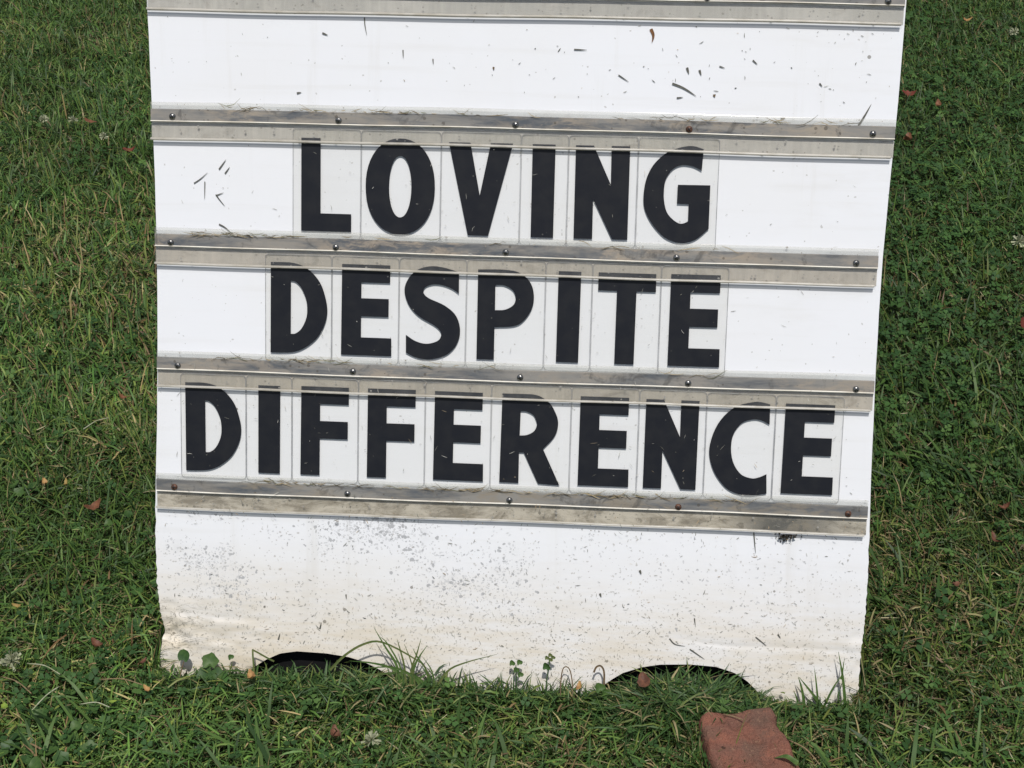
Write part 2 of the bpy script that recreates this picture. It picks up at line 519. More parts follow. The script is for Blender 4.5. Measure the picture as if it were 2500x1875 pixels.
def build_board():
    nx = 270
    hs = np.concatenate([np.linspace(0, 0.10, 48)[:-1], np.linspace(0.10, 0.16, 12)[:-1], np.linspace(0.16, H_TOP, 34)])
    t = np.linspace(0, 1, nx)
    fx, fy, fz = [], [], []
    for hh in hs:
        jag = 0.0006 * (value_noise(np.array([hh]), np.array([0.0]), 640, 5) - 0.5)[0] * (2.2 if hh < 0.2 else 0.6)
        xl, xr = fL(hh) + jag, fR(hh) - jag * 0.8
        xx = xl + (xr - xl) * t
        bot = fB(xx)
        yy = bot + (hh / H_TOP) * (H_TOP - bot) if True else hh
        k = np.clip(1 - hh / 0.12, 0, 1)
        yy = hh + bot * k
        fx.append(xx); fy.append(yy); fz.append(board_bulge(xx, yy))
    X, Y, Z = np.array(fx), np.array(fy), np.array(fz)
    nr = len(hs)
    front = np.stack([X, Y, Z], -1).reshape(-1, 3)
    back = np.stack([X, Y, Z - 0.004], -1).reshape(-1, 3)
    V = np.concatenate([front, back])
    N = nr * nx
    F, mi = [], []
    for r in range(nr - 1):
        for c in range(nx - 1):
            a = r * nx + c
            F.append((a, a + 1, a + nx + 1, a + nx)); mi.append(0)
            F.append((N + a, N + a + nx, N + a + nx + 1, N + a + 1)); mi.append(2)
    for c in range(nx - 1):
        F.append((c, N + c, N + c + 1, c + 1)); mi.append(1)
        a = (nr - 1) * nx + c
        F.append((a, a + 1, N + a + 1, N + a)); mi.append(1)
    for r in range(nr - 1):
        a = r * nx
        F.append((a, a + nx, N + a + nx, N + a)); mi.append(1)
        b = a + nx - 1
        F.append((b, N + b, N + b + nx, b + nx)); mi.append(1)
    me = mesh('front_panel', V, F, True, mi)
    me.set_sharp_from_angle(angle=math.radians(50))
    return me


me = build_board()
link('front_panel', me, [M_board, M_bedge, M_dark], sign)


def box_mesh(name, x0, x1, y0, y1, z0, z1):
    v = [(x, y, z) for x in (x0, x1) for y in (y0, y1) for z in (z0, z1)]
    f = [(0, 1, 3, 2), (4, 6, 7, 5), (0, 4, 5, 1), (2, 3, 7, 6), (0, 2, 6, 4), (1, 5, 7, 3)]
    return mesh(name, v, f)


# back leaf of the A-frame: leans the other way and meets the front leaf at the top
back_root_y = 2 * H_TOP * SL + 0.02
bm_ = box_mesh('back_panel', -0.303, 0.303, 0.0, H_TOP, -0.002, 0.002)
bp = link('back_panel', bm_, M_dark, sign)
fr_ = link('black_frame', box_mesh('black_frame', -0.297, 0.297, -0.004, H_TOP - 0.01, -0.020, -0.013), M_dark, sign)
bp.matrix_parent_inverse = Matrix.Identity(4)
bp.matrix_local = Matrix(sign.rotation_euler.to_matrix().to_4x4()).inverted() @ (Matrix.Translation((0, back_root_y, 0)) @ Euler((math.pi / 2 + LEAN, 0, 0)).to_matrix().to_4x4())
hinge = link('hinge_strip', box_mesh('hinge_strip', -0.30, 0.30, H_TOP, H_TOP + 0.012, -0.030, 0.001), M_board, sign)


# ---- letter tracks
def extrude_profile(name, pts, x0, x1, segs=1, wob=None, smooth=True):
    """closed profile (height, out) swept along the track"""
    n = len(pts)
    V, F = [], []
    for s in range(segs + 1):
        x = x0 + (x1 - x0) * s / segs
        dy = wob(x) if wob else 0
        for (y, z) in pts: V.append((x, y + dy, z))
    for s in range(segs):
        for i in range(n):
            a, b = s * n + i, s * n + (i + 1) % n
            F.append((a, b, b + n, a + n))
    F.append(tuple(range(n))[::-1]); F.append(tuple(range(segs * n, segs * n + n)))
    me = mesh(name, V, F, smooth)
    if smooth: me.set_sharp_from_angle(angle=math.radians(40))
    return me


def arc(cy, cz, r, a0, a1, n):
    return [(cy + r * math.cos(math.radians(a0 + (a1 - a0) * i / n)), cz + r * math.sin(math.radians(a0 + (a1 - a0) * i / n))) for i in range(n + 1)]


def screw_mesh(slot_rot):
    """pan head with a cross recess"""
    rings = [(0.0000, 0.00162), (0.0015, 0.00150), (0.0024, 0.00085), (0.0027, 0.0003), (0.0028, -0.0004)]
    n = 14
    V = [(0, 0, 0.00165)]
    F, mi = [], []
    for r, z in rings[1:]:
        for i in range(n):
            a = 2 * math.pi * i / n
            V.append((r * math.cos(a), r * math.sin(a), z))
    for i in range(n): F.append((0, 1 + i, 1 + (i + 1) % n)); mi.append(0)
    for k in range(len(rings) - 2):
        for i in range(n):
            a, b = 1 + k * n + i, 1 + k * n + (i + 1) % n
            F.append((a, a + n, b + n, b)); mi.append(0)
    for q in range(2):
        ca, sa = math.cos(slot_rot + q * math.pi / 2), math.sin(slot_rot + q * math.pi / 2)
        b0 = len(V)
        for (x, y) in ((-0.0015, -0.00035), (0.0015, -0.00035), (0.0015, 0.00035), (-0.0015, 0.00035)):
            V.append((x * ca - y * sa, x * sa + y * ca, 0.00172 + 0.00003 * q))
        for (x, y) in ((-0.0015, -0.00035), (0.0015, -0.00035), (0.0015, 0.00035), (-0.0015, 0.00035)):
            V.append((x * ca - y * sa, x * sa + y * ca, 0.0008))
        F.append((b0, b0 + 1, b0 + 2, b0 + 3)); mi.append(1)
        for i in range(4): F.append((b0 + i, b0 + 4 + i, b0 + 4 + (i + 1) % 4, b0 + (i + 1) % 4)); mi.append(1)
    return mesh('screw', V, F, True, mi)


# ridge height, left, right, screws (u), rusty ones
TRACKS = [
    (-0.1056, -0.0032, 0.6125, (0.013, 0.163, 0.3127, 0.4555, 0.5991), ()),
    (-0.0004, -0.0011, 0.6112, (0.0174, 0.1569, 0.3035, 0.4454, 0.5935), (3,)),
    (0.1046, 0.0010, 0.6042, (0.0146, 0.1552, 0.2979, 0.4395, 0.5864), ()),
    (0.2095, 0.0014, 0.6074, (0.0194, 0.1705, 0.3125, 0.4535, 0.5925), ()),
    (0.3160, -0.0006, 0.6086, (0.0154, 0.1665, 0.3061, 0.4497, 0.5923), (0, 3, 4)),
]
MM = 0.001
scr_meshes = [screw_mesh(a) for a in (0.2, 0.9, 0.55)]
scr_rust = [screw_mesh(a) for a in (0.4, 1.1)]
for m_ in scr_meshes: m_.materials.append(M_steel); m_.materials.append(M_slot)
for m_ in scr_rust: m_.materials.append(M_rust); m_.materials.append(M_slot)
TRACK_LABELS = ['topmost clear letter track', 'clear letter track above LOVING', 'clear letter track above DESPITE',
                'clear letter track above DIFFERENCE', 'dirtiest letter track under DIFFERENCE']
for i, (v, u0, u1, scr, rusty) in enumerate(TRACKS):
    hy = VB - v
    x0, x1 = u0 - 0.305, u1 - 0.305
    ph = i * 1.7
    wob = lambda x, p=ph: 0.0005 * math.sin(x * 9 + p) + 0.0002 * math.sin(x * 37 + 2 * p)
    # grimy strip the screws go through
    st = extrude_profile('letter_track', [(0.0108, 0.0004), (0.0108, 0.0030), (0.0104, 0.0034), (0.0004, 0.0034), (0.0004, 0.0004)], x0, x1, 24, wob)
    t = link('letter_track', st, M_strips[i], sign)
    t.location = (0, hy, 0)
    tag(t, TRACK_LABELS[i])
    # clear upstand that holds the feet of the panels above
    up = extrude_profile('top_flange', [(0.0109, 0.0023), (0.0158, 0.0023)] + arc(0.0158, 0.0029, 0.0006, -90, 90, 4) + [(0.0109, 0.0035)], x0, x1, 24, wob)
    link('top_flange', up, M_topfl, t)
    # polished ridge
    rd = extrude_profile('ridge', [(0.0002, 0.0010)] + arc(-0.0002, 0.0027, 0.0017, 62, -80, 9) + [(-0.0010, 0.0010)], x0, x1, 24, wob)
    link('ridge', rd, M_bead, t)
    # dusty backing against the board
    wb = extrude_profile('backing', [(-0.0012, 0.0002), (-0.0012, 0.0004), (-0.0142, 0.0004), (-0.0142, 0.0002)], x0, x1, 24, wob, False)
    link('backing', wb, M_webs[i], t)
    # clear flange hanging over the heads of the letters
    lo = extrude_profile('bottom_flange', [(-0.0012, 0.0029), (-0.0012, 0.0038), (-0.0138, 0.0038), (-0.0138, 0.0029)], x0, x1 - 0.0005, 24, wob, False)
    link('bottom_flange', lo, M_flange, t)
    lp = extrude_profile('lip', arc(-0.0141, 0.0042, 0.0013, 110, -50, 9) + [(-0.0153, 0.0026), (-0.0139, 0.0026)], x0, x1 - 0.0022, 24, wob)
    link('lip', lp, M_lip, t)
    for j, su in enumerate(scr):
        r_ = j in rusty
        src = (scr_rust if r_ else scr_meshes)[(i + j) % (2 if r_ else 3)]
        s = link('screw', src, None, t)
        s.location = (su - 0.305, 0.0042 if i else 0.0035, 0.0038)
        s.rotation_euler = (random.uniform(-.08, .08), random.uniform(-.08, .08), random.uniform(0, 6))
        if r_: s['label'] = 'rusty brown screw'

# ------------------------------------------------------------------ letters
def smooth_outline(pts):
    """points with a third item are corners; runs between corners are rounded off with Catmull-Rom"""
    P = [(p[0], p[1]) for p in pts]; C = [len(p) > 2 for p in pts]
    n = len(P)
    out = []
    for i in range(n):
        a, b = P[i], P[(i + 1) % n]
        if C[i] and C[(i + 1) % n]:
            out.append(a); continue
        p0 = P[i - 1] if not C[i] else (2 * a[0] - b[0], 2 * a[1] - b[1])
        j = (i + 1) % n
        p3 = P[(j + 1) % n] if not C[j] else (2 * b[0] - a[0], 2 * b[1] - a[1])
        for s in range(5):
            t = s / 5.0
            q = []
            for k in (0, 1):
                q.append(0.5 * (2 * a[k] + (b[k] - p0[k]) * t + (2 * p0[k] - 5 * a[k] + 4 * b[k] - p3[k]) * t * t + (3 * a[k] - p0[k] - 3 * b[k] + p3[k]) * t ** 3))
            out.append(tuple(q))
    return out


def sup(cx, cy, rx, ry, e, n=48):
    o = []
    for i in range(n):
        a = 2 * math.pi * i / n
        c, s = math.cos(a), math.sin(a)
        o.append((cx + rx * abs(c) ** (2 / e) * (1 if c > 0 else -1), cy + ry * abs(s) ** (2 / e) * (1 if s > 0 else -1)))
    return o


def sharp(*p): return [tuple(q) for q in p]


GLYPH = {
    'L': [sharp((0, 0), (42.2, 0), (42.2, 14.8), (16.3, 14.8), (16.1, 77), (0, 77))],
    'I': [sharp((0, 0), (18.7, 0), (18.9, 76.6), (0, 76.6))],
    'E': [sharp((0, 0), (43, 0), (42.8, 15.3), (16.9, 15.3), (16.9, 33.3), (40.2, 33.3), (40.2, 48.6), (16.9, 48.6), (16.9, 62), (41.2, 62), (41.2, 77), (0.4, 77))],
    'F': [sharp((0, 0), (16.6, 0), (16.7, 32.2), (40.8, 32.2), (40.8, 47.5), (16.8, 47.5), (16.8, 62.2), (41.5, 62.2), (41.5, 77.2), (0.6, 77.2))],
    'T': [sharp((15.6, 0), (31.8, 0), (31.9, 61.5), (48.0, 61.5), (47.7, 76.6), (0, 76.6), (0, 61.5), (15.7, 61.5))],
    'N': [sharp((0, 0), (15.4, 0), (15.3, 33), (31.8, 0), (44.5, 0), (44.5, 76.6), (29.3, 76.6), (29.6, 44.9), (14.7, 76.6), (0, 76.6))],
    'V': [sharp((16.8, 0), (33.6, 0), (53, 76.4), (34.7, 76.4), (26.2, 33.3), (17.8, 76.4), (0, 76.4))],
    'O': [sup(29, 38.6, 29, 39.7, 2.15), sup(29.0, 38.6, 9.3, 25.4, 2.1)],
    'D': [smooth_outline([(0.1, 76.9, 1), (19.1, 76.7), (31.7, 71.9), (42.0, 60.9), (47.1, 47.0), (48.4, 36.0), (46.1, 24.8), (39.8, 13.5), (30.3, 5.3), (20.7, 1.0), (9.6, -0.1), (0.0, -0.2, 1)]),
          smooth_outline([(17.2, 61.7, 1), (21.4, 60.6), (26.2, 55.7), (30.2, 46.4), (31.3, 37.0), (30.2, 29.1), (26.3, 21.0), (21.5, 16.9), (17.2, 16.3, 1)])],
    'P': [smooth_outline([(0, 75.9, 1), (22.9, 76.3), (35.8, 73.6), (44.5, 65.3), (47.3, 53.7), (45.1, 42.7), (38.4, 33.1), (30.7, 29.0), (14.8, 27.6, 1), (14.8, 0, 1), (0, 0, 1)]),
          smooth_outline([(14.8, 63.3, 1), (22.1, 63.1), (29.2, 59.4), (31.9, 53.2), (30.2, 46.9), (23.3, 42.8), (14.9, 42.1, 1)])],
    'R': [smooth_outline([(0.9, 77, 1), (21.6, 77.2), (27.9, 76.9), (34.2, 75.0), (41.9, 69.3), (47.2, 59.9), (48.8, 52.9), (47.6, 45.2), (44.0, 38.6), (36.6, 30.3, 1), (51.4, -0.7, 1), (33.2, 0, 1), (20.4, 26.6, 1), (16.3, 26.6, 1), (16.5, 0, 1), (0, 0, 1)]),
          smooth_outline([(16.8, 62.4, 1), (22.0, 62.1), (27.7, 59.2), (30.4, 53.5), (30.5, 49.7), (28.1, 45.1), (22.5, 42.0), (16.5, 41.3, 1)])],
    'S': [smooth_outline([(45.8, 73.0, 1), (34.6, 76.2), (22.8, 77.4), (12.0, 74.6), (3.9, 67.5), (0, 56.7), (3.8, 44.3), (12.5, 34.8), (25.2, 27.7), (30.3, 23.5), (31.6, 19.3), (28.6, 14.4), (19.2, 11.7), (9.7, 13.8), (1.7, 18.7, 1), (1.9, 3.5, 1), (9.9, -0.1), (20.9, -1.7), (35.1, 2.0), (44.3, 11.0), (47.6, 23.7), (43.9, 36.2), (34.3, 44.5), (21.7, 49.9), (17.0, 53.3), (16.1, 56.9), (18.4, 60.1), (24.7, 62.2), (32.5, 61.6), (40.3, 58.8), (46.0, 55.0, 1)])],
    'C': [smooth_outline([(48.9, 75.8, 1), (42.2, 77.2), (36.0, 77.4), (19.3, 72.1), (6.1, 57.3), (0, 36.6), (3.9, 18.1), (14.7, 3.3), (25.9, -2.2), (36.9, -3.0), (49.7, -0.9, 1), (48.8, 15.9, 1), (42.3, 12.8), (36.1, 11.9), (27.4, 15.1), (20.8, 24.4), (18.2, 36.3), (19.6, 49.1), (26.1, 58.9), (35.2, 62.4), (42.2, 61.8), (49.3, 58.5, 1)])],
    'G': [smooth_outline([(48.2, 75.9, 1), (41.3, 77.9), (35.9, 78.1), (27.5, 76.3), (17.4, 71.8), (7.5, 61.9), (1.9, 49.1), (0.5, 35.1), (2.2, 24.8), (8.2, 14.0), (17.1, 4.4), (24.6, 0.4), (32.0, -1.2), (39.2, -0.3), (46.4, 3.2), (54.9, 11.0, 1), (54.8, 46.7, 1), (28.3, 46.5, 1), (28.2, 31.0, 1), (37.8, 30.9, 1), (37.8, 17.0, 1), (34.9, 15.3), (30.7, 14.9), (25.1, 18.1), (20.0, 24.1), (17.5, 33.1), (17.1, 42.2), (18.3, 50.7), (22.2, 57.5), (26.9, 61.2), (32.3, 62.7), (38.4, 62.1), (42.7, 60.7), (47.3, 58.3, 1)])],
}


def glyph_mesh(ch):
    cu = bpy.data.curves.new('letter', 'CURVE')
    cu.dimensions = '2D'; cu.fill_mode = 'BOTH'; cu.extrude = 0.00007
    for loop in GLYPH[ch]:
        sp = cu.splines.new('POLY')
        sp.points.add(len(loop) - 1)
        for p, q in zip(sp.points, loop): p.co = (q[0] * MM, q[1] * MM, 0, 1)
        sp.use_cyclic_u = True
    o = bpy.data.objects.new('letter_source', cu)
    me = bpy.data.meshes.new_from_object(o)
    me.name = 'letter'
    bpy.data.objects.remove(o); bpy.data.curves.remove(cu)
    me.materials.clear(); me.materials.append(M_letter)
    return me


def panel_mesh(w, h):
    """clear sheet w x h with rounded corners; a narrow frosted rim, greyed for the shade in the gaps, runs round it"""
    def ring(inset, z):
        r = 0.003 - inset * 0.5
        o = []
        for cx, cy, a0 in ((w - inset - r, inset + r, -90), (w - inset - r, h - inset - r, 0), (inset + r, h - inset - r, 90), (inset + r, inset + r, 180)):
            for i in range(5):
                a = math.radians(a0 + 90 * i / 4)
                o.append((cx + r * math.cos(a), cy + r * math.sin(a), z))
        return o
    A, B, Cc, D = ring(0.0002, 0.0), ring(0.0, 0.0002), ring(0.0, 0.0009), ring(0.0002, 0.0011)
    E_ = ring(0.0005, 0.0011)
    n = len(A)
    V = A + B + Cc + D + E_
    F, mi = [], []
    for k in range(4):
        for i in range(n):
            F.append((k * n + i, k * n + (i + 1) % n, (k + 1) * n + (i + 1) % n, (k + 1) * n + i)); mi.append(1)
    F.append(tuple(range(4 * n, 5 * n))); mi.append(0)
    return mesh('clear_sheet', V, F, False, mi)


GM = {c: glyph_mesh(c) for c in 'LOVINGDESPTFRC'}
PM = {}
ROWS = [
    ('LOVING', 'top', 0.0872, -0.0004, [(.1181, .1757, .1255), (.1757, .2425, .1798), (.2425, .3087, .2490), (.3087, .3478, .3182), (.3478, .4050, .3539), (.4050, .4713, .4100)]),
    ('DESPITE', 'middle', 0.1912, 0.1046, [(.0947, .1517, .0994), (.1517, .2088, .1598), (.2088, .2657, .2133), (.2657, .3318, .2751), (.3318, .3708, .3422), (.3708, .4278, .3756), (.4278, .4838, .4357)]),
    ('DIFFERENCE', 'bottom', 0.2967, 0.2095, [(.0209, .0780, .0255), (.0780, .1178, .0886), (.1178, .1750, .1252), (.1750, .2324, .1828), (.2324, .2888, .2399), (.2888, .3565, .2968), (.3565, .4136, .3637), (.4136, .4701, .4191), (.4701, .5277, .4737), (.5277, .5843, .5352)]),
]
WHERE = {
    'LOVING': ['first letter of LOVING', 'oval between L and V of LOVING', 'third letter of LOVING, between O and I',
               'narrow panel between V and N of LOVING', 'between I and G of LOVING', 'closing the word LOVING'],
    'DESPITE': ['first letter of DESPITE', 'between D and S of DESPITE', 'between E and P of DESPITE', 'between S and I of DESPITE', 'narrow panel between P and T of DESPITE',
                'between I and E of DESPITE', 'closing the word DESPITE'],
    'DIFFERENCE': ['first letter of DIFFERENCE', 'narrow panel between D and F of DIFFERENCE', 'between I and F of DIFFERENCE', 'between F and E of DIFFERENCE',
                   'between F and R of DIFFERENCE', 'the only R, in DIFFERENCE', 'between R and N of DIFFERENCE', 'between E and C of DIFFERENCE', 'between N and E of DIFFERENCE', 'closing the word DIFFERENCE'],
}
TILES = []
for word, rown, base_v, ridge_v, cells in ROWS:
    for i, (ch, (ua, ub, lu)) in enumerate(zip(word, cells)):
        w = ub - ua - 0.0003
        hgt = 0.0915 + random.uniform(-.0004, .0004)
        bot_h = VB - (ridge_v + 0.0940) + random.uniform(-.0003, .0003)
        p = b2w(ua + 0.00015 - 0.305, bot_h, 0.0007)
        t = empty('letter_panel', p, BOARD_ROT)
        tag(t, 'clear plastic panel with black letter %s, %s' % (ch, WHERE[word][i]), 'letter panel', 'changeable letter panels in the tracks')
        key = (round(w, 4), round(hgt, 5))
        if key not in PM: PM[key] = panel_mesh(w, hgt)
        link('clear_sheet', PM[key], [M_panel, M_pedge], t)
        l = link('letter', GM[ch], None, t)
        tilt = random.uniform(-0.004, 0.004)
        l.location = (lu - ua - 0.00015, (VB - base_v) - bot_h, 0.00120)
        l.rotation_euler = (0, 0, tilt)
        TILES.append((ua - 0.305, ub - 0.305, bot_h, bot_h + hgt))

# ------------------------------------------------------------------ lawn
class Cloud:
    """collects little leaves and blades in numpy, then makes one mesh"""
    def __init__(self): self.V, self.L, self.St, self.C, self.nv, self.nl = [], [], [], [], 0, 0

    def add(self, verts, quads, cols):
        """verts (N, k, 3); quads: list of index tuples into k; cols (N, k, 3) or (N, 3)"""
        N, kk = verts.shape[:2]
        if cols.ndim == 2: cols = np.repeat(cols[:, None, :], kk, 1)
        base = self.nv + np.arange(N)[:, None] * kk
        per, st, acc = [], [], 0
        for q in quads:
            per.append(base + np.array(q)[None, :]); st.append(acc); acc += len(q)
        loops = np.concatenate(per, 1)
        starts = self.nl + np.arange(N)[:, None] * acc + np.array(st)[None, :]
        self.V.append(verts.reshape(-1, 3)); self.C.append(cols.reshape(-1, 3))
        self.L.append(loops.ravel()); self.St.append(starts.ravel())
        self.nv += N * kk; self.nl += N * acc

    def build(self, name, mat, smooth=False):
        me = np_mesh(name, np.concatenate(self.V), np.concatenate(self.L), np.concatenate(self.St), np.concatenate(self.C), smooth)
        return link(name, me, mat)


def under_sign(x, y): return (np.abs(x) < 0.306) & (y > 0.0) & (y < back_root_y)


def keep_off_board(V):
    """grass leaning on the sign lies against its face"""
    x, y, z = V[..., 0], V[..., 1], V[..., 2]
    hit = (np.abs(x) < 0.312) & (y < 0.15)
    face = np.maximum(z, 0) * (SL / CL) - 0.0025
    V[..., 1] = np.where(hit, np.minimum(y, face), y)
    # and the brick
    return V


def blade_cloud(cl, x, y, length, width, lean, az, curl, col, z0=0.0, segs=3):
    N = len(x)
    n = segs
    P = np.zeros((N, n + 1, 3))
    P[:, 0, 0], P[:, 0, 1], P[:, 0, 2] = x, y, z0
    e = lean.copy()
    dirx, diry = np.cos(az), np.sin(az)
    for s in range(n):
        step = length / n
        P[:, s + 1, 0] = P[:, s, 0] + step * np.cos(e) * dirx
        P[:, s + 1, 1] = P[:, s, 1] + step * np.cos(e) * diry
        P[:, s + 1, 2] = np.maximum(P[:, s, 2] + step * np.sin(e), 0.0015)
        e = e - curl / n
    roll = rng.uniform(-0.7, 0.7, N)
    wx, wy, wz = -diry * np.cos(roll), dirx * np.cos(roll), np.sin(roll)
    prof = {3: (0.8, 1.0, 0.8), 2: (0.9, 1.0)}[n]
    V = np.zeros((N, 2 * n + 1, 3))
    for s in range(n):
        hw = (width * prof[s] * 0.5)[:, None]
        off = np.stack([wx, wy, wz], 1) * hw
        V[:, 2 * s] = P[:, s] - off; V[:, 2 * s + 1] = P[:, s] + off
    V[:, 2 * n] = P[:, n]
    V = keep_off_board(V)
    quads = [(2 * s, 2 * s + 1, 2 * s + 3, 2 * s + 2) for s in range(n - 1)] + [(2 * n - 2, 2 * n - 1, 2 * n)]
    cl.add(V, quads, col)


def pick(cols, probs, N):
    i = rng.choice(len(cols), N, p=np.array(probs) / np.sum(probs))
    return np.array(cols)[i]


G_DARK, G_MID, G_BRIGHT, G_YEL, G_DRY, G_BRN = (0.027, 0.060, 0.017), (0.046, 0.092, 0.022), (0.076, 0.136, 0.032), (0.108, 0.142, 0.036), (0.23, 0.195, 0.10), (0.12, 0.085, 0.045)


def dryness(x, y):
    """0..1 how straw-coloured the turf is here"""
    d = fbm(x, y, 5.0, 40, 3)
    d = np.clip((d - 0.42) * 3.2, 0, 1)
    left = np.exp(-((x + 0.66) / 0.22) ** 2 - ((y - 0.62) / 0.30) ** 2)
    lowright = np.exp(-((x - 0.42) / 0.14) ** 2 - ((y - 0.08) / 0.16) ** 2)
    front = np.exp(-((x - 0.0) / 0.22) ** 2 - ((y + 0.05) / 0.05) ** 2) * 0.6
    topr = np.exp(-((x - 0.62) / 0.25) ** 2 - ((y - 1.25) / 0.5) ** 2)
    return np.clip(d * 0.75 + 0.55 * left + 0.5 * lowright + front - 0.7 * topr, 0, 1)


def clover_density(x, y):
    d = np.clip((fbm(x, y, 6.0, 77, 2) - 0.45) * 4, 0, 1)
    topr = np.exp(-((x - 0.58) / 0.22) ** 2 - ((y - 1.1) / 0.65) ** 2)
    midr = np.exp(-((x - 0.42) / 0.10) ** 2 - ((y - 0.62) / 0.20) ** 2)
    bl = np.exp(-((x + 0.40) / 0.09) ** 2 - ((y + 0.06) / 0.08) ** 2)
    return np.clip(0.30 * d + 0.75 * topr + 0.7 * midr + 0.8 * bl, np.where(y < 0.1, 0.22, 0.05), 1)


grass = Cloud()


def sow(N, x0, x1, y0, y1, lmul=1.0, wmul=1.0, segs=3, hole=None):
    x = rng.uniform(x0, x1, N); y = rng.uniform(y0, y1, N)
    ok = ~under_sign(x, y)
    if hole: ok &= ~((x > hole[0]) & (x < hole[1]) & (y > hole[2]) & (y < hole[3]))
    # thin turf just behind a line at the foot of the board
    x, y = x[ok], y[ok]
    N = len(x)
    dry = dryness(x, y)
    clump = fbm(x, y, 28, 12, 2)
    L = rng.gamma(7.0, 0.0047, N) * (0.65 + 0.7 * clump) * lmul
    near = np.where((np.abs(x) < 0.33) & (y < 0.01), np.clip((-y - 0.004) / 0.05, 0.0, 1.0), 1.0)
    mound = np.exp(-((x - 0.160) / 0.05) ** 2 - ((y + 0.028) / 0.020) ** 2) + 0.62 * np.exp(-((x + 0.165) / 0.065) ** 2 - ((y + 0.020) / 0.020) ** 2)
    L *= np.maximum(0.40 + 0.60 * near, mound * 1.0)
    Wd = rng.uniform(0.0011, 0.0026, N) * wmul
    lean = np.clip(rng.normal(math.radians(40), math.radians(24), N), math.radians(4), math.radians(86))
    az = np.where(rng.random(N) < np.clip(0.05 + y * 1.2, 0, 0.42), rng.normal(2.0, 0.6, N), rng.uniform(0, 2 * math.pi, N))
    flat = (rng.random(N) < 0.35) & (y < 0.35)
    lean = np.where(flat, rng.uniform(0.0, 0.45, N), lean)
    zb = np.where(flat, rng.uniform(0.0, 0.020, N), 0.0)
    Wd = np.where(y < 0.3, Wd * 0.86, Wd)
    L = np.where(flat, L * 0.8, L)
    curl = rng.uniform(0.1, 1.9, N)
    u = rng.random(N)
    col = pick([G_DARK, G_MID, G_BRIGHT], [0.38, 0.40, 0.22], N)
    ye = u < 0.07 + 0.30 * dry
    col[ye] = G_YEL
    dr = u < 0.012 + 0.08 * dry
    col[dr] = G_DRY
    br = rng.random(N) < 0.02 + 0.06 * dry
    col[br] = G_BRN
    col = col * rng.uniform(0.72, 1.3, (N, 1)) * rng.uniform(0.93, 1.07, (N, 3))
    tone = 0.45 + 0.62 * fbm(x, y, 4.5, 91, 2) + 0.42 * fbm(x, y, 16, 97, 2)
    light = 0.98 + 0.34 * np.clip(1 - (x + 0.1) / 0.5, 0, 1) * np.clip(1.25 - y * 0.45, 0.3, 1) + 0.30 * np.exp(-((y + 0.08) / 0.10) ** 2)  # turf colour is paler on the left and along the front
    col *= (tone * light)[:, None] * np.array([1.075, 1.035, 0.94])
    cc = np.repeat(col[:, None, :], 2 * segs + 1, 1)
    tip = (rng.random(N) < 0.14)
    cc[tip, -1, :] = np.array(G_DRY) * 0.8       # mown tips gone dry
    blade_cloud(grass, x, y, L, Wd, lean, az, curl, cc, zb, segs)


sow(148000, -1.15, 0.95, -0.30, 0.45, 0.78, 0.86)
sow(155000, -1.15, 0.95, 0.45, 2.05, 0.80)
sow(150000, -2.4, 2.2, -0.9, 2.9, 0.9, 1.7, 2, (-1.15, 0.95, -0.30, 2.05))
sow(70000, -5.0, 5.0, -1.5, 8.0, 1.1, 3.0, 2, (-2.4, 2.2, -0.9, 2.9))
# the mat of grass heaped in front of the right-hand foot cut-out
N = 5600
x = rng.normal(0.153, 0.042, N); y = rng.normal(-0.022, 0.012, N); y = np.minimum(y, 0.006)
blade_cloud(grass, x, y, rng.uniform(0.015, 0.038, N), rng.uniform(0.0009, 0.0020, N), rng.uniform(0.0, 0.75, N), rng.uniform(0, 6.28, N), rng.uniform(0.2, 1.2, N),
            pick([G_DARK, G_MID, G_YEL, G_DRY], [.4, .4, .12, .08], N) * rng.uniform(0.9, 1.5, (N, 1)), rng.uniform(0, 1, N) * 0.024 * np.exp(-((x - 0.158) / 0.056) ** 4))
N = 2600
x = rng.normal(-0.155, 0.055, N); y = np.minimum(rng.normal(-0.020, 0.010, N), 0.004)
blade_cloud(grass, x, y, rng.uniform(0.012, 0.030, N), rng.uniform(0.0009, 0.0020, N), rng.uniform(0.0, 0.8, N), rng.uniform(0, 6.28, N), rng.uniform(0.2, 1.2, N),
            pick([G_DARK, G_MID, G_YEL, G_DRY], [.4, .4, .12, .08], N) * rng.uniform(0.9, 1.5, (N, 1)), rng.uniform(0, 1, N) * (0.0125 + 0.006 * np.clip((x + 0.15) / 0.03, 0, 1)))
N = 5200
x = rng.uniform(-0.325, 0.325, N); y = rng.uniform(-0.026, -0.003, N)
fr = fbm(x, y * 0, 35, 61, 2)
blade_cloud(grass, x, y, rng.uniform(0.007, 0.022, N) * (0.5 + fr), rng.uniform(0.0008, 0.0018, N), rng.uniform(0.1, 1.4, N), rng.uniform(0, 6.28, N), rng.uniform(0.2, 1.4, N),
            pick([G_DARK, G_MID, G_BRIGHT, G_YEL, G_DRY], [.35, .38, .1, .12, .05], N) * rng.uniform(0.9, 1.4, (N, 1)), rng.uniform(0, 0.007, N))
N = 900
t = rng.random(N); side = rng.integers(0, 3, N)
x = np.where(side == 0, 0.163 + 0.020 * t, np.where(side == 1, 0.166 + 0.062 * t, 0.2315 + 0.026 * t)) + rng.normal(0, 0.003, N)
y = np.where(side == 0, -0.046 - 0.10 * t, np.where(side == 1, -0.042 + 0.012 * t, -0.036 - 0.10 * t)) + rng.normal(0, 0.003, N)
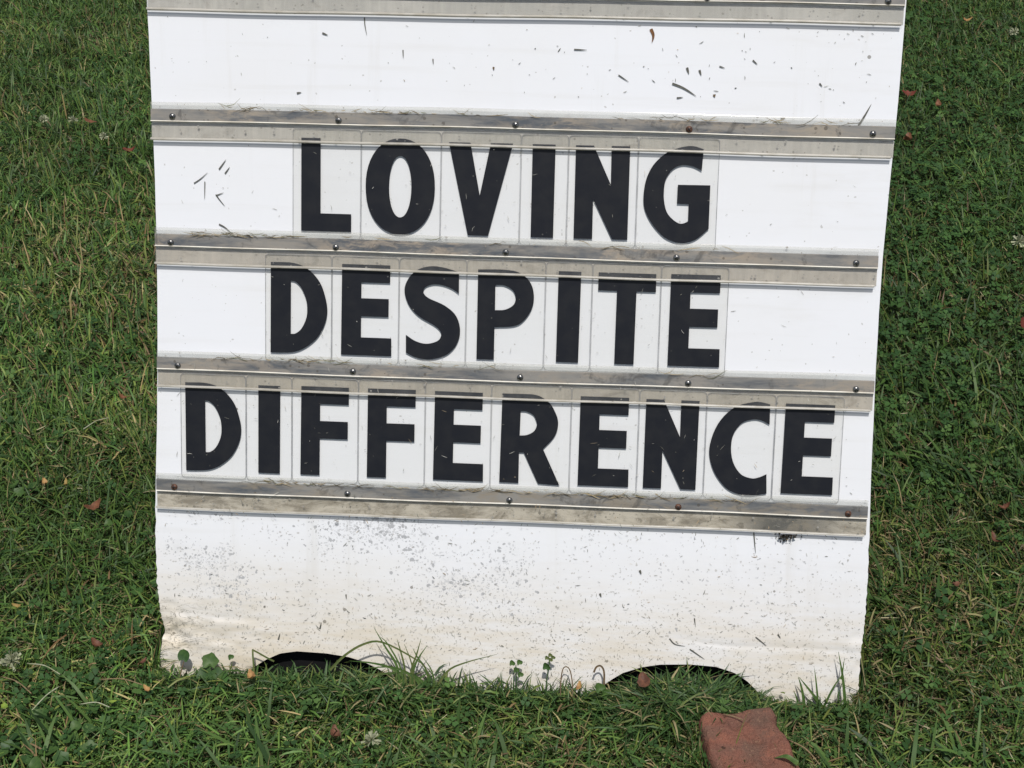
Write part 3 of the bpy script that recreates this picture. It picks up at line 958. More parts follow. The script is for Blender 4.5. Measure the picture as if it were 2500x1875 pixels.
blade_cloud(grass, x, y, rng.uniform(0.015, 0.040, N), rng.uniform(0.0009, 0.0020, N), rng.uniform(0.4, 1.5, N), rng.uniform(0, 6.28, N), rng.uniform(0.2, 1.4, N),
            pick([G_DARK, G_MID, G_YEL, G_DRY], [.35, .4, .17, .08], N) * rng.uniform(0.9, 1.5, (N, 1)), 0.004)
# coarse wide-bladed clumps
for cx, cy, n in ((-0.375, -0.095, 26), (-0.36, -0.10, 16), (0.47, 0.52, 30), (0.56, 0.47, 26), (0.44, 0.36, 18), (-0.46, 0.62, 24), (0.36, 0.15, 16), (-0.03, -0.10, 14), (0.66, 0.95, 22), (-0.75, 1.5, 20), (0.30, -0.09, 18), (0.38, -0.08, 18), (-0.20, -0.10, 12)):
    x = rng.normal(cx, 0.022, n); y = rng.normal(cy, 0.02, n)
    blade_cloud(grass, x, y, rng.uniform(0.03, 0.062, n), rng.uniform(0.0022, 0.0042, n), rng.uniform(0.3, 1.1, n), rng.uniform(1.2, 3.4, n), rng.uniform(0.3, 1.2, n),
                pick([G_MID, G_BRIGHT, G_DARK], [.5, .3, .2], n) * rng.uniform(0.8, 1.2, (n, 1)), 0.004)
go = grass.build('grass', M_grass)
tag(go, 'mown mixed green lawn grass around the sign', kind='stuff')

# straw and dead clippings lying in the turf
th = Cloud()


def straw(N, x0, x1, y0, y1, zlo, zhi, scale=1.0):
    x = rng.uniform(x0, x1, N); y = rng.uniform(y0, y1, N)
    keep = (~under_sign(x, y)) & (rng.random(N) < 0.25 + 0.75 * dryness(x, y)) & ~((np.abs(x) < 0.33) & (y > -0.02) & (y < 0.02))
    x, y = x[keep], y[keep]; N = len(x)
    L = (0.005 + 0.020 * rng.random(N) ** 2) * scale
    blade_cloud(th, x, y, L, rng.uniform(0.0005, 0.0012, N) * scale, rng.normal(0.05, 0.25, N), rng.uniform(0, 6.28, N), rng.uniform(-0.5, 0.6, N),
                pick([G_DRY, G_BRN, (0.36, 0.32, 0.20), (0.17, 0.14, 0.075), (0.10, 0.11, 0.05)], [.24, .24, .06, .24, .22], N) * rng.uniform(0.7, 1.2, (N, 1)), rng.uniform(zlo, zhi, N), 2)


straw(30000, -0.85, 0.75, -0.30, 0.5, 0.002, 0.016)
straw(30000, -1.15, 0.95, 0.5, 2.05, 0.002, 0.016)
straw(1300, -0.85, 0.75, -0.30, 0.5, 0.016, 0.028)
straw(1300, -1.15, 0.95, 0.5, 2.05, 0.016, 0.028, 1.1)
tag(th.build('dry_thatch', M_thatch), 'dry straw and dead clippings lying in the turf', kind='stuff')

# clover and small round weeds growing through the grass
cv = Cloud()


def clover(N, x0, x1, y0, y1, smin, smax):
    x = rng.uniform(x0, x1, N); y = rng.uniform(y0, y1, N)
    keep = (~under_sign(x, y)) & (rng.random(N) < clover_density(x, y)) & ~((np.abs(x) < 0.33) & (y > -0.012))
    x, y = x[keep], y[keep]; N = len(x)
    R = rng.uniform(smin, smax, N)
    z = rng.uniform(0.012, 0.027, N)
    a0 = rng.uniform(0, 6.28, N)
    tx, ty = rng.normal(0, 0.30, N), rng.normal(0, 0.30, N)
    col = pick([(0.032, 0.076, 0.022), (0.046, 0.102, 0.026), (0.076, 0.142, 0.036)], [.45, .4, .15], N) * rng.uniform(0.8, 1.2, (N, 1))
    for q in range(3):
        a = a0 + q * 2.094 + rng.normal(0, 0.12, N)
        ca, sa = np.cos(a), np.sin(a)
        # heart-shaped leaflet folded along its rib
        shape = [(0.05, 0, 0), (0.55, 0.50, 0.10), (0.98, 0.42, 0.06), (0.90, 0.0, -0.04), (0.98, -0.42, 0.06), (0.55, -0.50, 0.10)]
        V = np.zeros((N, 6, 3))
        for i, (sx, sy, sz) in enumerate(shape):
            lx, ly = R * sx, R * sy
            px, py = ca * lx - sa * ly, sa * lx + ca * ly
            V[:, i, 0] = x + px; V[:, i, 1] = y + py
            V[:, i, 2] = z + R * sz + tx * px + ty * py
        cc = col * rng.uniform(0.88, 1.12, (N, 1))
        cv.add(keep_off_board(V), [(0, 1, 2, 3), (0, 3, 4, 5)], cc)


clover(15000, -0.85, 0.75, -0.30, 0.45, 0.0028, 0.0060)
clover(34000, -1.15, 0.95, 0.45, 2.05, 0.0032, 0.0062)
clover(9000, -2.4, 2.2, -0.6, 2.9, 0.005, 0.009)
def foot_clover(N):
    x = rng.uniform(-0.32, 0.32, N); y = rng.uniform(-0.035, -0.006, N)
    R_ = rng.uniform(0.002, 0.0042, N); z = rng.uniform(0.006, 0.016, N); a0 = rng.uniform(0, 6.28, N)
    col = pick([(0.032, 0.076, 0.022), (0.055, 0.115, 0.028), (0.085, 0.150, 0.036)], [.35, .4, .25], N) * rng.uniform(0.8, 1.2, (N, 1))
    for q in range(3):
        a = a0 + q * 2.094; ca, sa = np.cos(a), np.sin(a)
        V = np.zeros((N, 6, 3))
        for i, (sx, sy, sz) in enumerate([(0.05, 0, 0), (0.55, 0.50, 0.10), (0.98, 0.42, 0.06), (0.90, 0.0, -0.04), (0.98, -0.42, 0.06), (0.55, -0.50, 0.10)]):
            px, py = R_ * (ca * sx - sa * sy), R_ * (sa * sx + ca * sy)
            V[:, i] = np.stack([x + px, y + py, z + R_ * sz - py * 0.5], 1)
        cv.add(keep_off_board(V), [(0, 1, 2, 3), (0, 3, 4, 5)], col * rng.uniform(0.88, 1.12, (N, 1)))


foot_clover(420)
tag(cv.build('clover_cover', M_clover), 'dark green clover leaves growing low through the lawn', kind='stuff')


# ---- small helpers for individual plants and litter
def rot_xyz(v, rx, ry, rz): return Euler((rx, ry, rz)).to_matrix() @ Vector(v)


def tube_mesh(name, pts, r0, r1, n=5, flat=1.0):
    V, F = [], []
    P = [Vector(p) for p in pts]
    for i, p in enumerate(P):
        d = (P[min(i + 1, len(P) - 1)] - P[max(i - 1, 0)]).normalized()
        a = d.cross(Vector((0.3, 0.9, 0.2))).normalized(); b = d.cross(a)
        r = r0 + (r1 - r0) * i / (len(P) - 1)
        for k in range(n):
            t = 2 * math.pi * k / n
            V.append(p + a * r * math.cos(t) + b * r * flat * math.sin(t))
    for i in range(len(P) - 1):
        for k in range(n):
            A, B = i * n + k, i * n + (k + 1) % n
            F.append((A, B, B + n, A + n))
    F.append(tuple(range(n))[::-1]); F.append(tuple(range(n * (len(P) - 1), n * len(P))))
    return V, F


def spline(pts, m=4):
    P = [Vector(p) for p in pts]
    if len(P) == 2: P = [P[0], (P[0] + P[1]) / 2, P[1]]
    Q = [2 * P[0] - P[1]] + P + [2 * P[-1] - P[-2]]
    o = []
    for i in range(1, len(Q) - 2):
        for s in range(m):
            t = s / m
            a, b, c, d = Q[i - 1], Q[i], Q[i + 1], Q[i + 2]
            o.append(0.5 * (2 * b + (c - a) * t + (2 * a - 5 * b + 4 * c - d) * t * t + (3 * b - a - 3 * c + d) * t ** 3))
    o.append(Vector(P[-1]))
    return o


def ribbon(pts, width, side=None, taper=True):
    """flat blade with a shallow fold along a line of points"""
    P = spline(pts)
    V, F = [], []
    for i, p in enumerate(P):
        d = (P[min(i + 1, len(P) - 1)] - P[max(i - 1, 0)]).normalized()
        s = (side or d.cross(Vector((0, -CL, SL)))).normalized() if side else d.cross(Vector((0, -CL, SL))).normalized()
        t = i / (len(P) - 1)
        w = width * (1 - t ** 2.2 if taper else 1) * 0.5 + 0.0001
        n = d.cross(s).normalized()
        V += [p - s * w, p + n * w * 0.35, p + s * w]
    for i in range(len(P) - 1):
        a = i * 3
        F += [(a, a + 1, a + 4, a + 3), (a + 1, a + 2, a + 5, a + 4)]
    return V, F


def join(parts):
    V, F = [], []
    for v, f in parts:
        o = len(V); V += v; F += [tuple(i + o for i in q) for q in f]
    return V, F


M_blade = plain_leaf('long_green_blade', (0.050, 0.105, 0.026), (0.095, 0.155, 0.04), 160, 0.45, 0.3)
M_blade_y = plain_leaf('yellow_green_blade', (0.13, 0.15, 0.05), (0.08, 0.12, 0.035), 160, 0.5, 0.3)
M_weed = plain_leaf('weed_leaf', (0.048, 0.100, 0.024), (0.074, 0.135, 0.032), 220, 0.5, 0.3)
M_weed_d = plain_leaf('dark_weed_leaf', (0.032, 0.075, 0.022), (0.055, 0.11, 0.03), 220, 0.5, 0.25)
M_stemr = plain_leaf('brown_stem', (0.085, 0.06, 0.035), (0.15, 0.10, 0.05), 300, 0.6, 0.1)


def thing_mesh(name, vf, mat, label, cat, loc=(0, 0, 0), group=None, parent=None, smooth=True):
    """mesh object whose origin sits at loc"""
    V, F = vf
    L = Vector(loc)
    me = mesh(name, [Vector(v) - L for v in V], F, smooth)
    o = link(name, me, mat, parent)
    if parent is None: o.location = loc
    if label: tag(o, label, cat, group)
    return o


def plant(name, loc, label, cat, group=None):
    e = empty(name, loc)
    return tag(e, label, cat, group)


def part(name, vf, mat, root, smooth=True):
    V, F = vf
    L = root.location
    me = mesh(name, [Vector(v) - L for v in V], F, smooth)
    return link(name, me, mat, root)


# tall blades standing in front of the right corner of the sign
def bw(x, h, n=0.012): return b2w(x, h, n)


root = plant('grass_clump', bw(0.276, 0.0, 0.012), 'sparse clump of tall upright green stems before the lower right corner of the sign', 'grass clump')
for pts, w in (([(0.2585, 0.0), (0.2581, 0.0116), (0.2554, 0.0239), (0.2522, 0.0329)], 0.0026),
               ([(0.278, 0.002), (0.2706, 0.0114), (0.2614, 0.0226), (0.253, 0.0324)], 0.0026),
               ([(0.2702, 0.0), (0.2697, 0.0138), (0.2678, 0.0279), (0.2655, 0.041)], 0.0018),
               ([(0.271, 0.0), (0.2763, 0.0092), (0.2824, 0.0244), (0.2902, 0.0381)], 0.0022),
               ([(0.2945, 0.0), (0.2934, 0.0100), (0.2896, 0.0355), (0.2848, 0.0567)], 0.0030),
               ([(0.2885, 0.032), (0.2891, 0.0355), (0.2903, 0.0504)], 0.0018),
               ([(0.2545, 0.0), (0.2525, 0.0122), (0.249, 0.0203)], 0.0018)):
    part('blade', ribbon([bw(a, b) for a, b in pts], w), M_blade, root)
# tuft in front of the left foot cut-out
root = plant('grass_tuft', bw(-0.085, 0.0, 0.02), 'leggy tuft of long yellow-green blades beside the left foot opening', 'grass tuft')
for pts, w, m in (([(-.150, .022), (-.1368, .0361), (-.1207, .0468), (-.1047, .0493), (-.0788, .0372), (-.0659, .0265), (-.062, .004)], .0020, 1),
                  ([(-.088, .004), (-.0916, .0282), (-.1014, .0444), (-.112, .0622)], .0024, 0), ([(-.083, .004), (-.0851, .0277), (-.0885, .0417), (-.0919, .0532)], .0018, 1),
                  ([(-.080, .004), (-.0787, .0263), (-.0748, .039), (-.071, .0542)], .0020, 1), ([(-.079, .002), (-.0771, .0256), (-.0724, .0375), (-.0654, .0486)], .0020, 0),
                  ([(-.075, .006), (-.0787, .0305), (-.0854, .0485)], .0014, 1), ([(-.058, .004), (-.061, .0247), (-.0692, .0376)], .0014, 0),
                  ([(-.060, .004), (-.0482, .0253), (-.0323, .0344), (-.0053, .0432)], .0018, 1), ([(-.086, .020), (-.098, .0271), (-.1157, .0304), (-.1335, .0312)], .0022, 0),
                  ([(-.088, .022), (-.1044, .0209), (-.1334, .0144), (-.150, .002)], .0018, 1), ([(-.085, .002), (-.0883, .0267), (-.0998, .0478), (-.1063, .0542)], .0016, 0),
                  ([(-.062, .002), (-.0658, .0253), (-.074, .0374), (-.0781, .0455)], .0016, 0), ([(-.07, .004), (-.075, .018), (-.095, .027), (-.12, .025)], .0026, 0),
                  ([(-.066, .002), (-.070, .016), (-.085, .023), (-.108, .020)], .0024, 0), ([(-.090, .0), (-.093, .014), (-.088, .030)], .0016, 0)):
    part('blade', ribbon([bw(a, b, 0.02) for a, b in pts], w), M_blade_y if m else M_blade, root)


def round_leaf(c, r, nx, lobes=0, cup=0.25, seed=0):
    """roundish leaf facing along nx, with a scalloped rim"""
    q = Vector(nx).normalized().to_track_quat('Z', 'Y')
    V, F = [Vector(c)], []
    n = 18
    rr = random.Random(seed)
    for ring, f in ((0, 0.55), (1, 1.0)):
        for i in range(n):
            a = 2 * math.pi * i / n
            rad = r * f * (1 + (0.13 * math.cos(lobes * a) if ring else 0)) * rr.uniform(0.96, 1.04)
            if abs(a - math.pi * 1.5) < 0.2 and ring: rad *= 0.6
            V.append(Vector(c) + q @ Vector((rad * math.cos(a), rad * math.sin(a), cup * r * f * f + rr.uniform(-.03, .03) * r)))
    for i in range(n):
        F.append((0, 1 + i, 1 + (i + 1) % n))
        F.append((1 + i, 1 + n + i, 1 + n + (i + 1) % n, 1 + (i + 1) % n))
    return V, F


# ground ivy like plant at the foot of the board
root = plant('round_leaved_weed', bw(-0.2566, 0.0, 0.015), 'bright green round-leaved weed against the foot of the sign', 'weed')
part('stem', join([tube_mesh('s', spline([bw(-.2560, -.004, .022), bw(-.2555, .010, .019), bw(-.2566, .0205, .015)]), .0009, .0007)]), M_weed, root)
part('leaf', round_leaf(bw(-.2566, .0225, .014), .0072, (0.1, -0.8, 0.9), 5, .2, 1), M_weed, root)
part('leaf', round_leaf(bw(-.2605, .0115, .017), .0070, (-0.2, -0.6, 0.9), 5, .2, 2), M_weed_d, root)
part('leaf', round_leaf(bw(-.2495, .0100, .018), .0078, (0.3, -0.6, 0.9), 5, .25, 3), M_weed_d, root)
part('leaf', round_leaf(bw(-.2425, .0075, .021), .0060, (0.2, -0.5, 0.9), 4, .25, 4), M_weed, root)
part('leaf', round_leaf(bw(-.2394, .0260, .010), .0026, (0.4, -0.8, 0.6), 3, .3, 5), M_weed, root)
root = plant('single_leaf_weed', bw(-0.2797, 0.0, 0.015), 'single round leaf on a thin stalk near the crushed sign corner', 'weed')
part('stalk', tube_mesh('s', spline([bw(-.2830, -.002, .02), bw(-.2826, .010, .016), bw(-.2804, .0210, .013)]), .0006, .0005), M_stemr, root)
part('leaf', round_leaf(bw(-.2804, .0258, .012), .0052, (-0.2, -0.8, 0.6), 0, .2, 6), M_weed_d, root)
root = plant('bent_grass_stalk', bw(-0.2189, 0.0, 0.015), 'thin bent yellowish stalk at the left end of the left foot opening', 'stalk')
part('stalk', ribbon([bw(-.2165, -.002, .018), bw(-.2175, .016, .016), bw(-.2192, .0325, .013), bw(-.2182, .0335, .012), bw(-.2075, .0270, .010), bw(-.2010, .0240, .010)], .0014, None, False), M_blade_y, root)
root = plant('arched_grass', bw(-0.235, 0.0, 0.02), 'thin arching blade lying across the foot of the sign left of the opening', 'grass blade')
part('blade', ribbon([bw(-.250, .008, .02), bw(-.2455, .0135, .018), bw(-.2385, .0160, .016), bw(-.2250, .0150, .016), bw(-.2150, .0120, .018)], .0014), M_blade, root)
# flowering weed in the middle
root = plant('small_flowering_weed', bw(0.0385, 0.0, 0.014), 'small weed with tiny yellow-green buds at the middle foot of the sign', 'weed')
part('stem', tube_mesh('s', spline([bw(.040, -.003, .02), bw(.0375, .012, .017), bw(.0385, .027, .014), bw(.0401, .0375, .012)]), .0007, .0005), M_weed_d, root)
part('bud_cluster', join([round_leaf(bw(.0401 + dx, .0386 + dy, .012), .0019, (dx * 60, -0.9, 0.5), 3, .5, 7 + i) for i, (dx, dy) in enumerate(((-.0026, .0006), (.0024, .0012), (0, .0032), (.0004, -.001)))]), M_blade_y, root)
part('leaf', round_leaf(bw(.0376, .0318, .013), .0036, (-0.3, -0.8, 0.3), 3, .4, 12), M_weed_d, root)
root = plant('small_flowering_weed', bw(0.0107, 0.0, 0.014), 'shorter leafy weed just left of the budding one at the sign foot', 'weed')
part('stem', tube_mesh('s', spline([bw(.013, -.003, .02), bw(.012, .014, .016), bw(.0107, .0315, .013)]), .0007, .0005), M_weed_d, root)
part('leaf', join([round_leaf(bw(.0107 + dx, .033 + dy, .012), .0026, (dx * 60, -0.9, 0.6), 3, .4, 17 + i) for i, (dx, dy) in enumerate(((-.003, 0), (.003, .001), (.0005, -.006), (.004, -.010)))]), M_weed, root)
root = plant('curled_dry_stem', bw(0.084, 0.0, 0.014), 'brown curled-over dry stem at the foot of the sign left of the right opening', 'dry stem')
part('stem', ribbon([bw(.0870, -.002, .016), bw(.0872, .016, .014), bw(.0868, .0290, .012), bw(.0838, .0338, .011), bw(.0800, .0325, .011), bw(.0780, .0275, .011)], .0015, None, False), M_stemr, root)
part('leaf', join([round_leaf(bw(.0837, .0165, .018), .0045, (0.2, -0.8, 0.7), 3, .3, 31), round_leaf(bw(.089, .0125, .020), .0042, (0.5, -0.6, 0.7), 3, .3, 32)]), M_weed, root)
root = plant('curled_dry_stem', bw(0.055, 0.0, 0.014), 'looped thin tan stem at the foot of the sign beside a tan husk', 'dry stem')
part('stem', ribbon([bw(.0505, -.002, .018), bw(.0500, .020, .014), bw(.0520, .0310, .012), bw(.0570, .0300, .012), bw(.0600, .0180, .014), bw(.0605, .006, .018)], .0008, None, False), M_stemr, root)

# broad-leaved weeds in the lower left
BROAD = [((-0.383, -0.064), 0.013, 0.3, 'two-tone broad leaf weed in the lower left lawn'), ((-0.364, -0.122), 0.015, 1.9, 'large round weed leaf at the bottom left edge'),
         ((-0.343, -0.098), 0.014, -0.8, 'broad weed leaf beside coarse blades at lower left'), ((-0.353, -0.072), 0.011, 2.6, 'pointed bright weed leaf in the lower left lawn'),
         ((-0.404, -0.104), 0.014, 0.9, 'broad green weed hugging the left image edge'), ((-0.392, -0.129), 0.013, -1.7, 'lowest broad weed in the bottom left corner'),
         ((-0.392, -0.016), 0.011, 1.2, 'scalloped weed leaf left of the crushed sign corner'), ((0.394, 0.375), 0.011, 0.2, 'pale lone broad leaf in the grass right of DIFFERENCE'),
         ((0.468, 0.440), 0.010, 1.2, 'round green leaf at mid height right of the sign'), ((-0.512, 0.250), 0.013, 0.6, 'round plantain leaf far left beside two yellow leaves'),
         ((-0.402, 0.208), 0.010, 2.2, 'round leaf near the orange-brown leaf left of the lowest track'), ((-0.325, 0.100), 0.012, 0.5, 'round weed leaf tucked beside the lower left sign edge')]
for i, ((x, y), r, a, lab) in enumerate(BROAD):
    root = plant('broad_leaf_weed', (x, y, 0), lab, 'weed', 'broad-leaved weeds in the lawn')
    nl = 1 if 'lone' in lab or 'leaf' in lab.split()[-1:] else 3
    for q in range(nl):
        aa = a + q * 2.1
        c = Vector((x + (0.012 * math.cos(aa) if nl > 1 else 0), y + (0.012 * math.sin(aa) if nl > 1 else 0), 0.016 + 0.003 * q))
        part('leaf', round_leaf(c, r * (0.85 if q else 1) * 0.52, (0.35 * math.cos(aa), 0.35 * math.sin(aa) - 0.2, 1), 3 if q % 2 else 5, .18, 50 + i * 5 + q), M_weed if (i + q) % 3 else M_weed_d, root)
        part('stalk', tube_mesh('s', [Vector((x, y, 0)), (Vector((x, y, 0.012)) + c) / 2 - Vector((0, 0, 0.004)), c], .0008, .0006, 4), M_weed_d, root)


# ---- fallen leaves
def leaf_mesh(l, w, curl, seed):
    rr = random.Random(seed)
    V, F = [], []
    n = 7
    for i in range(n + 1):
        t = i / n
        ww = w * 0.5 * (math.sin(math.pi * (0.06 + 0.92 * t)) ** 0.8) * rr.uniform(0.78, 1.18)
        z = curl * (t - 0.5) ** 2 * l * 2 + rr.uniform(-.03, .03) * l
        side = rr.uniform(0.2, 0.9) * curl
        V += [(l * (t - .5), -ww, z + ww * side), (l * (t - .5), -ww * .5, z + ww * side * .25), (l * (t - .5), 0, z - 0.0004), (l * (t - .5), ww * .5, z + ww * side * .25), (l * (t - .5), ww, z + ww * side * rr.uniform(.3, 1.2))]
    for i in range(n):
        for c in range(4):
            a = i * 5 + c
            F.append((a, a + 1, a + 6, a + 5))
    return mesh('fallen_leaf', V, F, True)


M_lv = {'orange': plain_leaf('orange_leaf', (0.22, 0.092, 0.045), (0.12, 0.052, 0.028)), 'red': plain_leaf('dark_red_leaf', (0.12, 0.030, 0.022), (0.19, 0.05, 0.03)),
        'tan': plain_leaf('tan_leaf', (0.45, 0.27, 0.10), (0.26, 0.14, 0.06)), 'yellow': plain_leaf('yellow_leaf', (0.36, 0.26, 0.085), (0.24, 0.16, 0.05)),
        'brown': plain_leaf('brown_leaf', (0.17, 0.072, 0.040), (0.085, 0.038, 0.024)), 'lime': plain_leaf('lime_leaf', (0.25, 0.33, 0.05), (0.16, 0.25, 0.04))}
LEAVES = [(-0.727, 1.199, .030, 'orange', 'curled orange-brown leaf on the lawn left of the LOVING track'), (-0.634, 1.093, .030, 'red', 'dark reddish leaf in the grass close left of the sign near LOVING'),
          (0.687, 1.759, .030, 'tan', 'tan leaf in the lawn at the upper right'), (0.539, 1.394, .034, 'red', 'wine-red leaf highest along the right edge of the sign'),
          (0.578, 1.351, .026, 'orange', 'small bright orange leaf beside the wine-red one on the right'), (0.512, 1.210, .028, 'orange', 'crumpled orange leaf right of the LOVING track end'),
          (0.573, 0.641, .034, 'red', 'dark red leaf at the far right picture edge'), (-0.427, 0.215, .027, 'orange', 'long orange-brown leaf left of the lowest track'),
          (-0.467, 0.254, .014, 'yellow', 'small yellow leaf scrap left of the lowest track'), (-0.488, 0.253, .015, 'tan', 'pale tan leaf scrap next to the small yellow one'),
          (-0.451, 0.060, .014, 'yellow', 'narrow yellow-orange leaf alone at the lower left'), (-0.362, 0.012, .020, 'brown', 'shrivelled reddish-brown leaf left of the crushed corner'),
          (-0.316, -0.006, .014, 'brown', 'small brown leaf scrap at the crushed corner of the sign'), (-0.302, -0.042, .014, 'tan', 'tan curled leaf scrap in front of the crushed corner'),
          (-0.133, -0.085, .022, 'brown', 'curled reddish-brown leaf in the front grass at centre left'), (-0.217, -0.020, .017, 'tan', 'tan leaf flake under the left foot opening'),
          (0.066, -0.013, .014, 'tan', 'rounded tan husk at the foot of the sign'), (0.121, -0.017, .026, 'brown', 'flat maroon-brown leaf in front of the right foot opening'),
          (0.460, 0.222, .024, 'brown', 'brown leaf in the grass right of the lowest track'), (0.479, 0.276, .018, 'brown', 'smaller brown leaf behind the one right of the lowest track'),
          (-0.418, -0.070, .012, 'lime', 'lime green leaf scrap near the left picture edge'), (-0.328, -0.058, .010, 'lime', 'tiny lime green leaf in the front left grass'),
          (0.410, 0.150, .015, 'brown', 'brown leaf scrap low in the grass right of the sign'), (-0.455, 0.420, .014, 'orange', 'small orange leaf flake left of DIFFERENCE')]
for i, (x, y, l, c, lab) in enumerate(LEAVES):
    l *= 0.68
    me = leaf_mesh(l, l * random.uniform(.45, .7), random.uniform(.3, 1.0), 200 + i)
    o = link('fallen_leaf', me, M_lv[c])
    o.location = (x, y, 0.036 if 'maroon' in lab else 0.024)
    o.rotation_euler = (random.uniform(-.25, .35), random.uniform(-.3, .3), random.uniform(0, 6.28))
    tag(o, lab, 'leaf', 'fallen leaves on the lawn')

# ---- white clover flowers
M_petal = plain_leaf('clover_petal', (0.50, 0.50, 0.37), (0.30, 0.33, 0.18), 300, 0.6, 0.25)


def flower(x, y, r, lab, seed):
    rr = random.Random(seed)
    root = plant('clover_flower', (x, y, 0), lab, 'clover flower', 'white clover flowers in the lawn')
    part('stalk', tube_mesh('s', spline([(x, y, 0), (x + .002, y + .001, .015), (x + .001, y, .028)]), .0007, .0006, 4), M_weed_d, root)
    c = Vector((x + .001, y, .031))
    pieces = []
    for k in range(60):
        th_, ph_ = math.acos(rr.uniform(-.35, 1)), rr.uniform(0, 6.28)
        d = Vector((math.sin(th_) * math.cos(ph_), math.sin(th_) * math.sin(ph_), math.cos(th_)))
        s = d.cross(Vector((rr.uniform(-1, 1), rr.uniform(-1, 1), .3))).normalized() * r * .11
        a, b = c + d * r * .2, c + d * r * rr.uniform(.6, 1.0)
        pieces.append(([a - s * .4, a + s * .4, b + s, b - s], [(0, 1, 2, 3)]))
    part('flower_head', join(pieces), M_petal, root, False)


for i, (x, y, r, lab) in enumerate([(-0.795, 1.187, .009, 'leftmost of the white clover flowers near the curled orange leaf'), (-0.751, 1.188, .008, 'white clover flower just left of the curled orange leaf'),
                                    (-0.684, 1.127, .008, 'white clover flower just right of the curled orange leaf'), (0.605, 0.862, .012, 'large white clover flower at the right picture edge'),
                                    (0.755, 1.680, .011, 'white clover flower in the upper right corner'), (-0.102, -0.095, .009, 'ragged white clover flower in the front grass below the left tuft'),
                                    (-0.428, -0.022, .011, 'yellowing clover flower at the left picture edge')]):
    flower(x, y, r, lab, 300 + i)

# ---- loose straws on top of the front grass
STRAWS = [((-.415, -.019), (-.380, -.035), 'pale straw lying left of the crushed corner'), ((-.346, -.035), (-.306, -.043), 'long whitish straw in front of the crushed corner'),
          ((-.392, -.077), (-.376, -.050), 'pale straw slanting up in the lower left weeds'), ((-.432, -.037), (-.397, -.060), 'straw at the left picture edge below the yellowing clover'),
          ((-.353, -.066), (-.326, -.072), 'short horizontal straw in the lower left grass'), ((.240, -.068), (.262, -.098), 'thick cream straw lying right of the brick'),
          ((-.478, .350), (-.455, .368), 'cream straw in the grass left of DIFFERENCE'), ((.474, .600), (.482, .640), 'pale dry blade right of DESPITE')]
for i, (a, b, lab) in enumerate(STRAWS):
    za, zb = 0.027, 0.031
    A, B = Vector((*a, za)), Vector((*b, zb))
    mid = (A + B) / 2 + Vector((0.001, 0.001, 0.003))
    V, F = tube_mesh('s', spline([A, mid, B]), .0009 if 'thick' in lab else .0006, .0005, 5)
    thing_mesh('straw', (V, F), M_tanclip if i % 2 else M_petal, lab, 'straw', tuple(A), 'loose straws on the grass')

# ------------------------------------------------------------------ brick
def build_brick():
    TL, TR, BR, BL = Vector((0.166, -0.046)), Vector((0.2285, -0.033)), Vector((0.257, -0.139)), Vector((0.186, -0.147))
    n, m = 44, 64
    top = 0.031
    V, F = [], []
    for j in range(m + 1):
        for i in range(n + 1):
            s, t = i / n, j / m
            p = TL * (1 - s) * (1 - t) + TR * s * (1 - t) + BR * s * t + BL * (1 - s) * t
            es, et = min(s, 1 - s), min(t, 1 - t)
            ox = fbm(np.array([p.x]), np.array([p.y]), 60, 33, 3)[0] - .5
            oy = fbm(np.array([p.x + 9]), np.array([p.y]), 60, 34, 3)[0] - .5
            e = 0.0045 * (max(0, 1 - es / 0.06) ** 2 + max(0, 1 - et / 0.045) ** 2)
            corner = max(0, 1 - (es / 0.22 + et / 0.12))
            e += 0.006 * corner ** 2
            z = top - e - 0.010 * (t - 0.25) * 0.5 + (fbm(np.array([p.x]), np.array([p.y]), 80, 35, 5)[0] - .5) * 0.008
            for (gx, gy, r, dep) in ((0.198, -0.060, .004, .004), (0.207, -0.066, .004, .004), (0.212, -0.073, .003, .003), (0.188, -0.096, .005, .004), (0.2205, -0.094, .006, .004), (0.202, -0.055, .003, .003)):
                d2 = ((p.x - gx) ** 2 + ((p.y - gy) * 0.8) ** 2) / (r * r)
                z -= dep * math.exp(-d2)
            pull = 1 - 0.05 * corner
            c = (TL + TR + BR + BL) / 4
            p = c + (p - c) * pull
            V.append((p.x + ox * .006, p.y + oy * .006, z))
    for j in range(m):
        for i in range(n):
            a = j * (n + 1) + i
            F.append((a, a + n + 1, a + n + 2, a + 1))
    loop = [i for i in range(n + 1)] + [j * (n + 1) + n for j in range(1, m + 1)] + [m * (n + 1) + i for i in range(n - 1, -1, -1)] + [j * (n + 1) for j in range(m - 1, 0, -1)]
    base = len(V)
    for k, q in enumerate(loop):
        v = V[q]; V.append((v[0], v[1], 0.012))
    for k, q in enumerate(loop):
        v = V[q]; V.append((v[0], v[1], -0.02))
    NL = len(loop)
    for k in range(NL):
        a, b = loop[k], loop[(k + 1) % NL]
        F.append((a, b, base + (k + 1) % NL, base + k))
        F.append((base + k, base + (k + 1) % NL, base + NL + (k + 1) % NL, base + NL + k))
    F.append(tuple(base + NL + k for k in range(NL)))
    return V, F


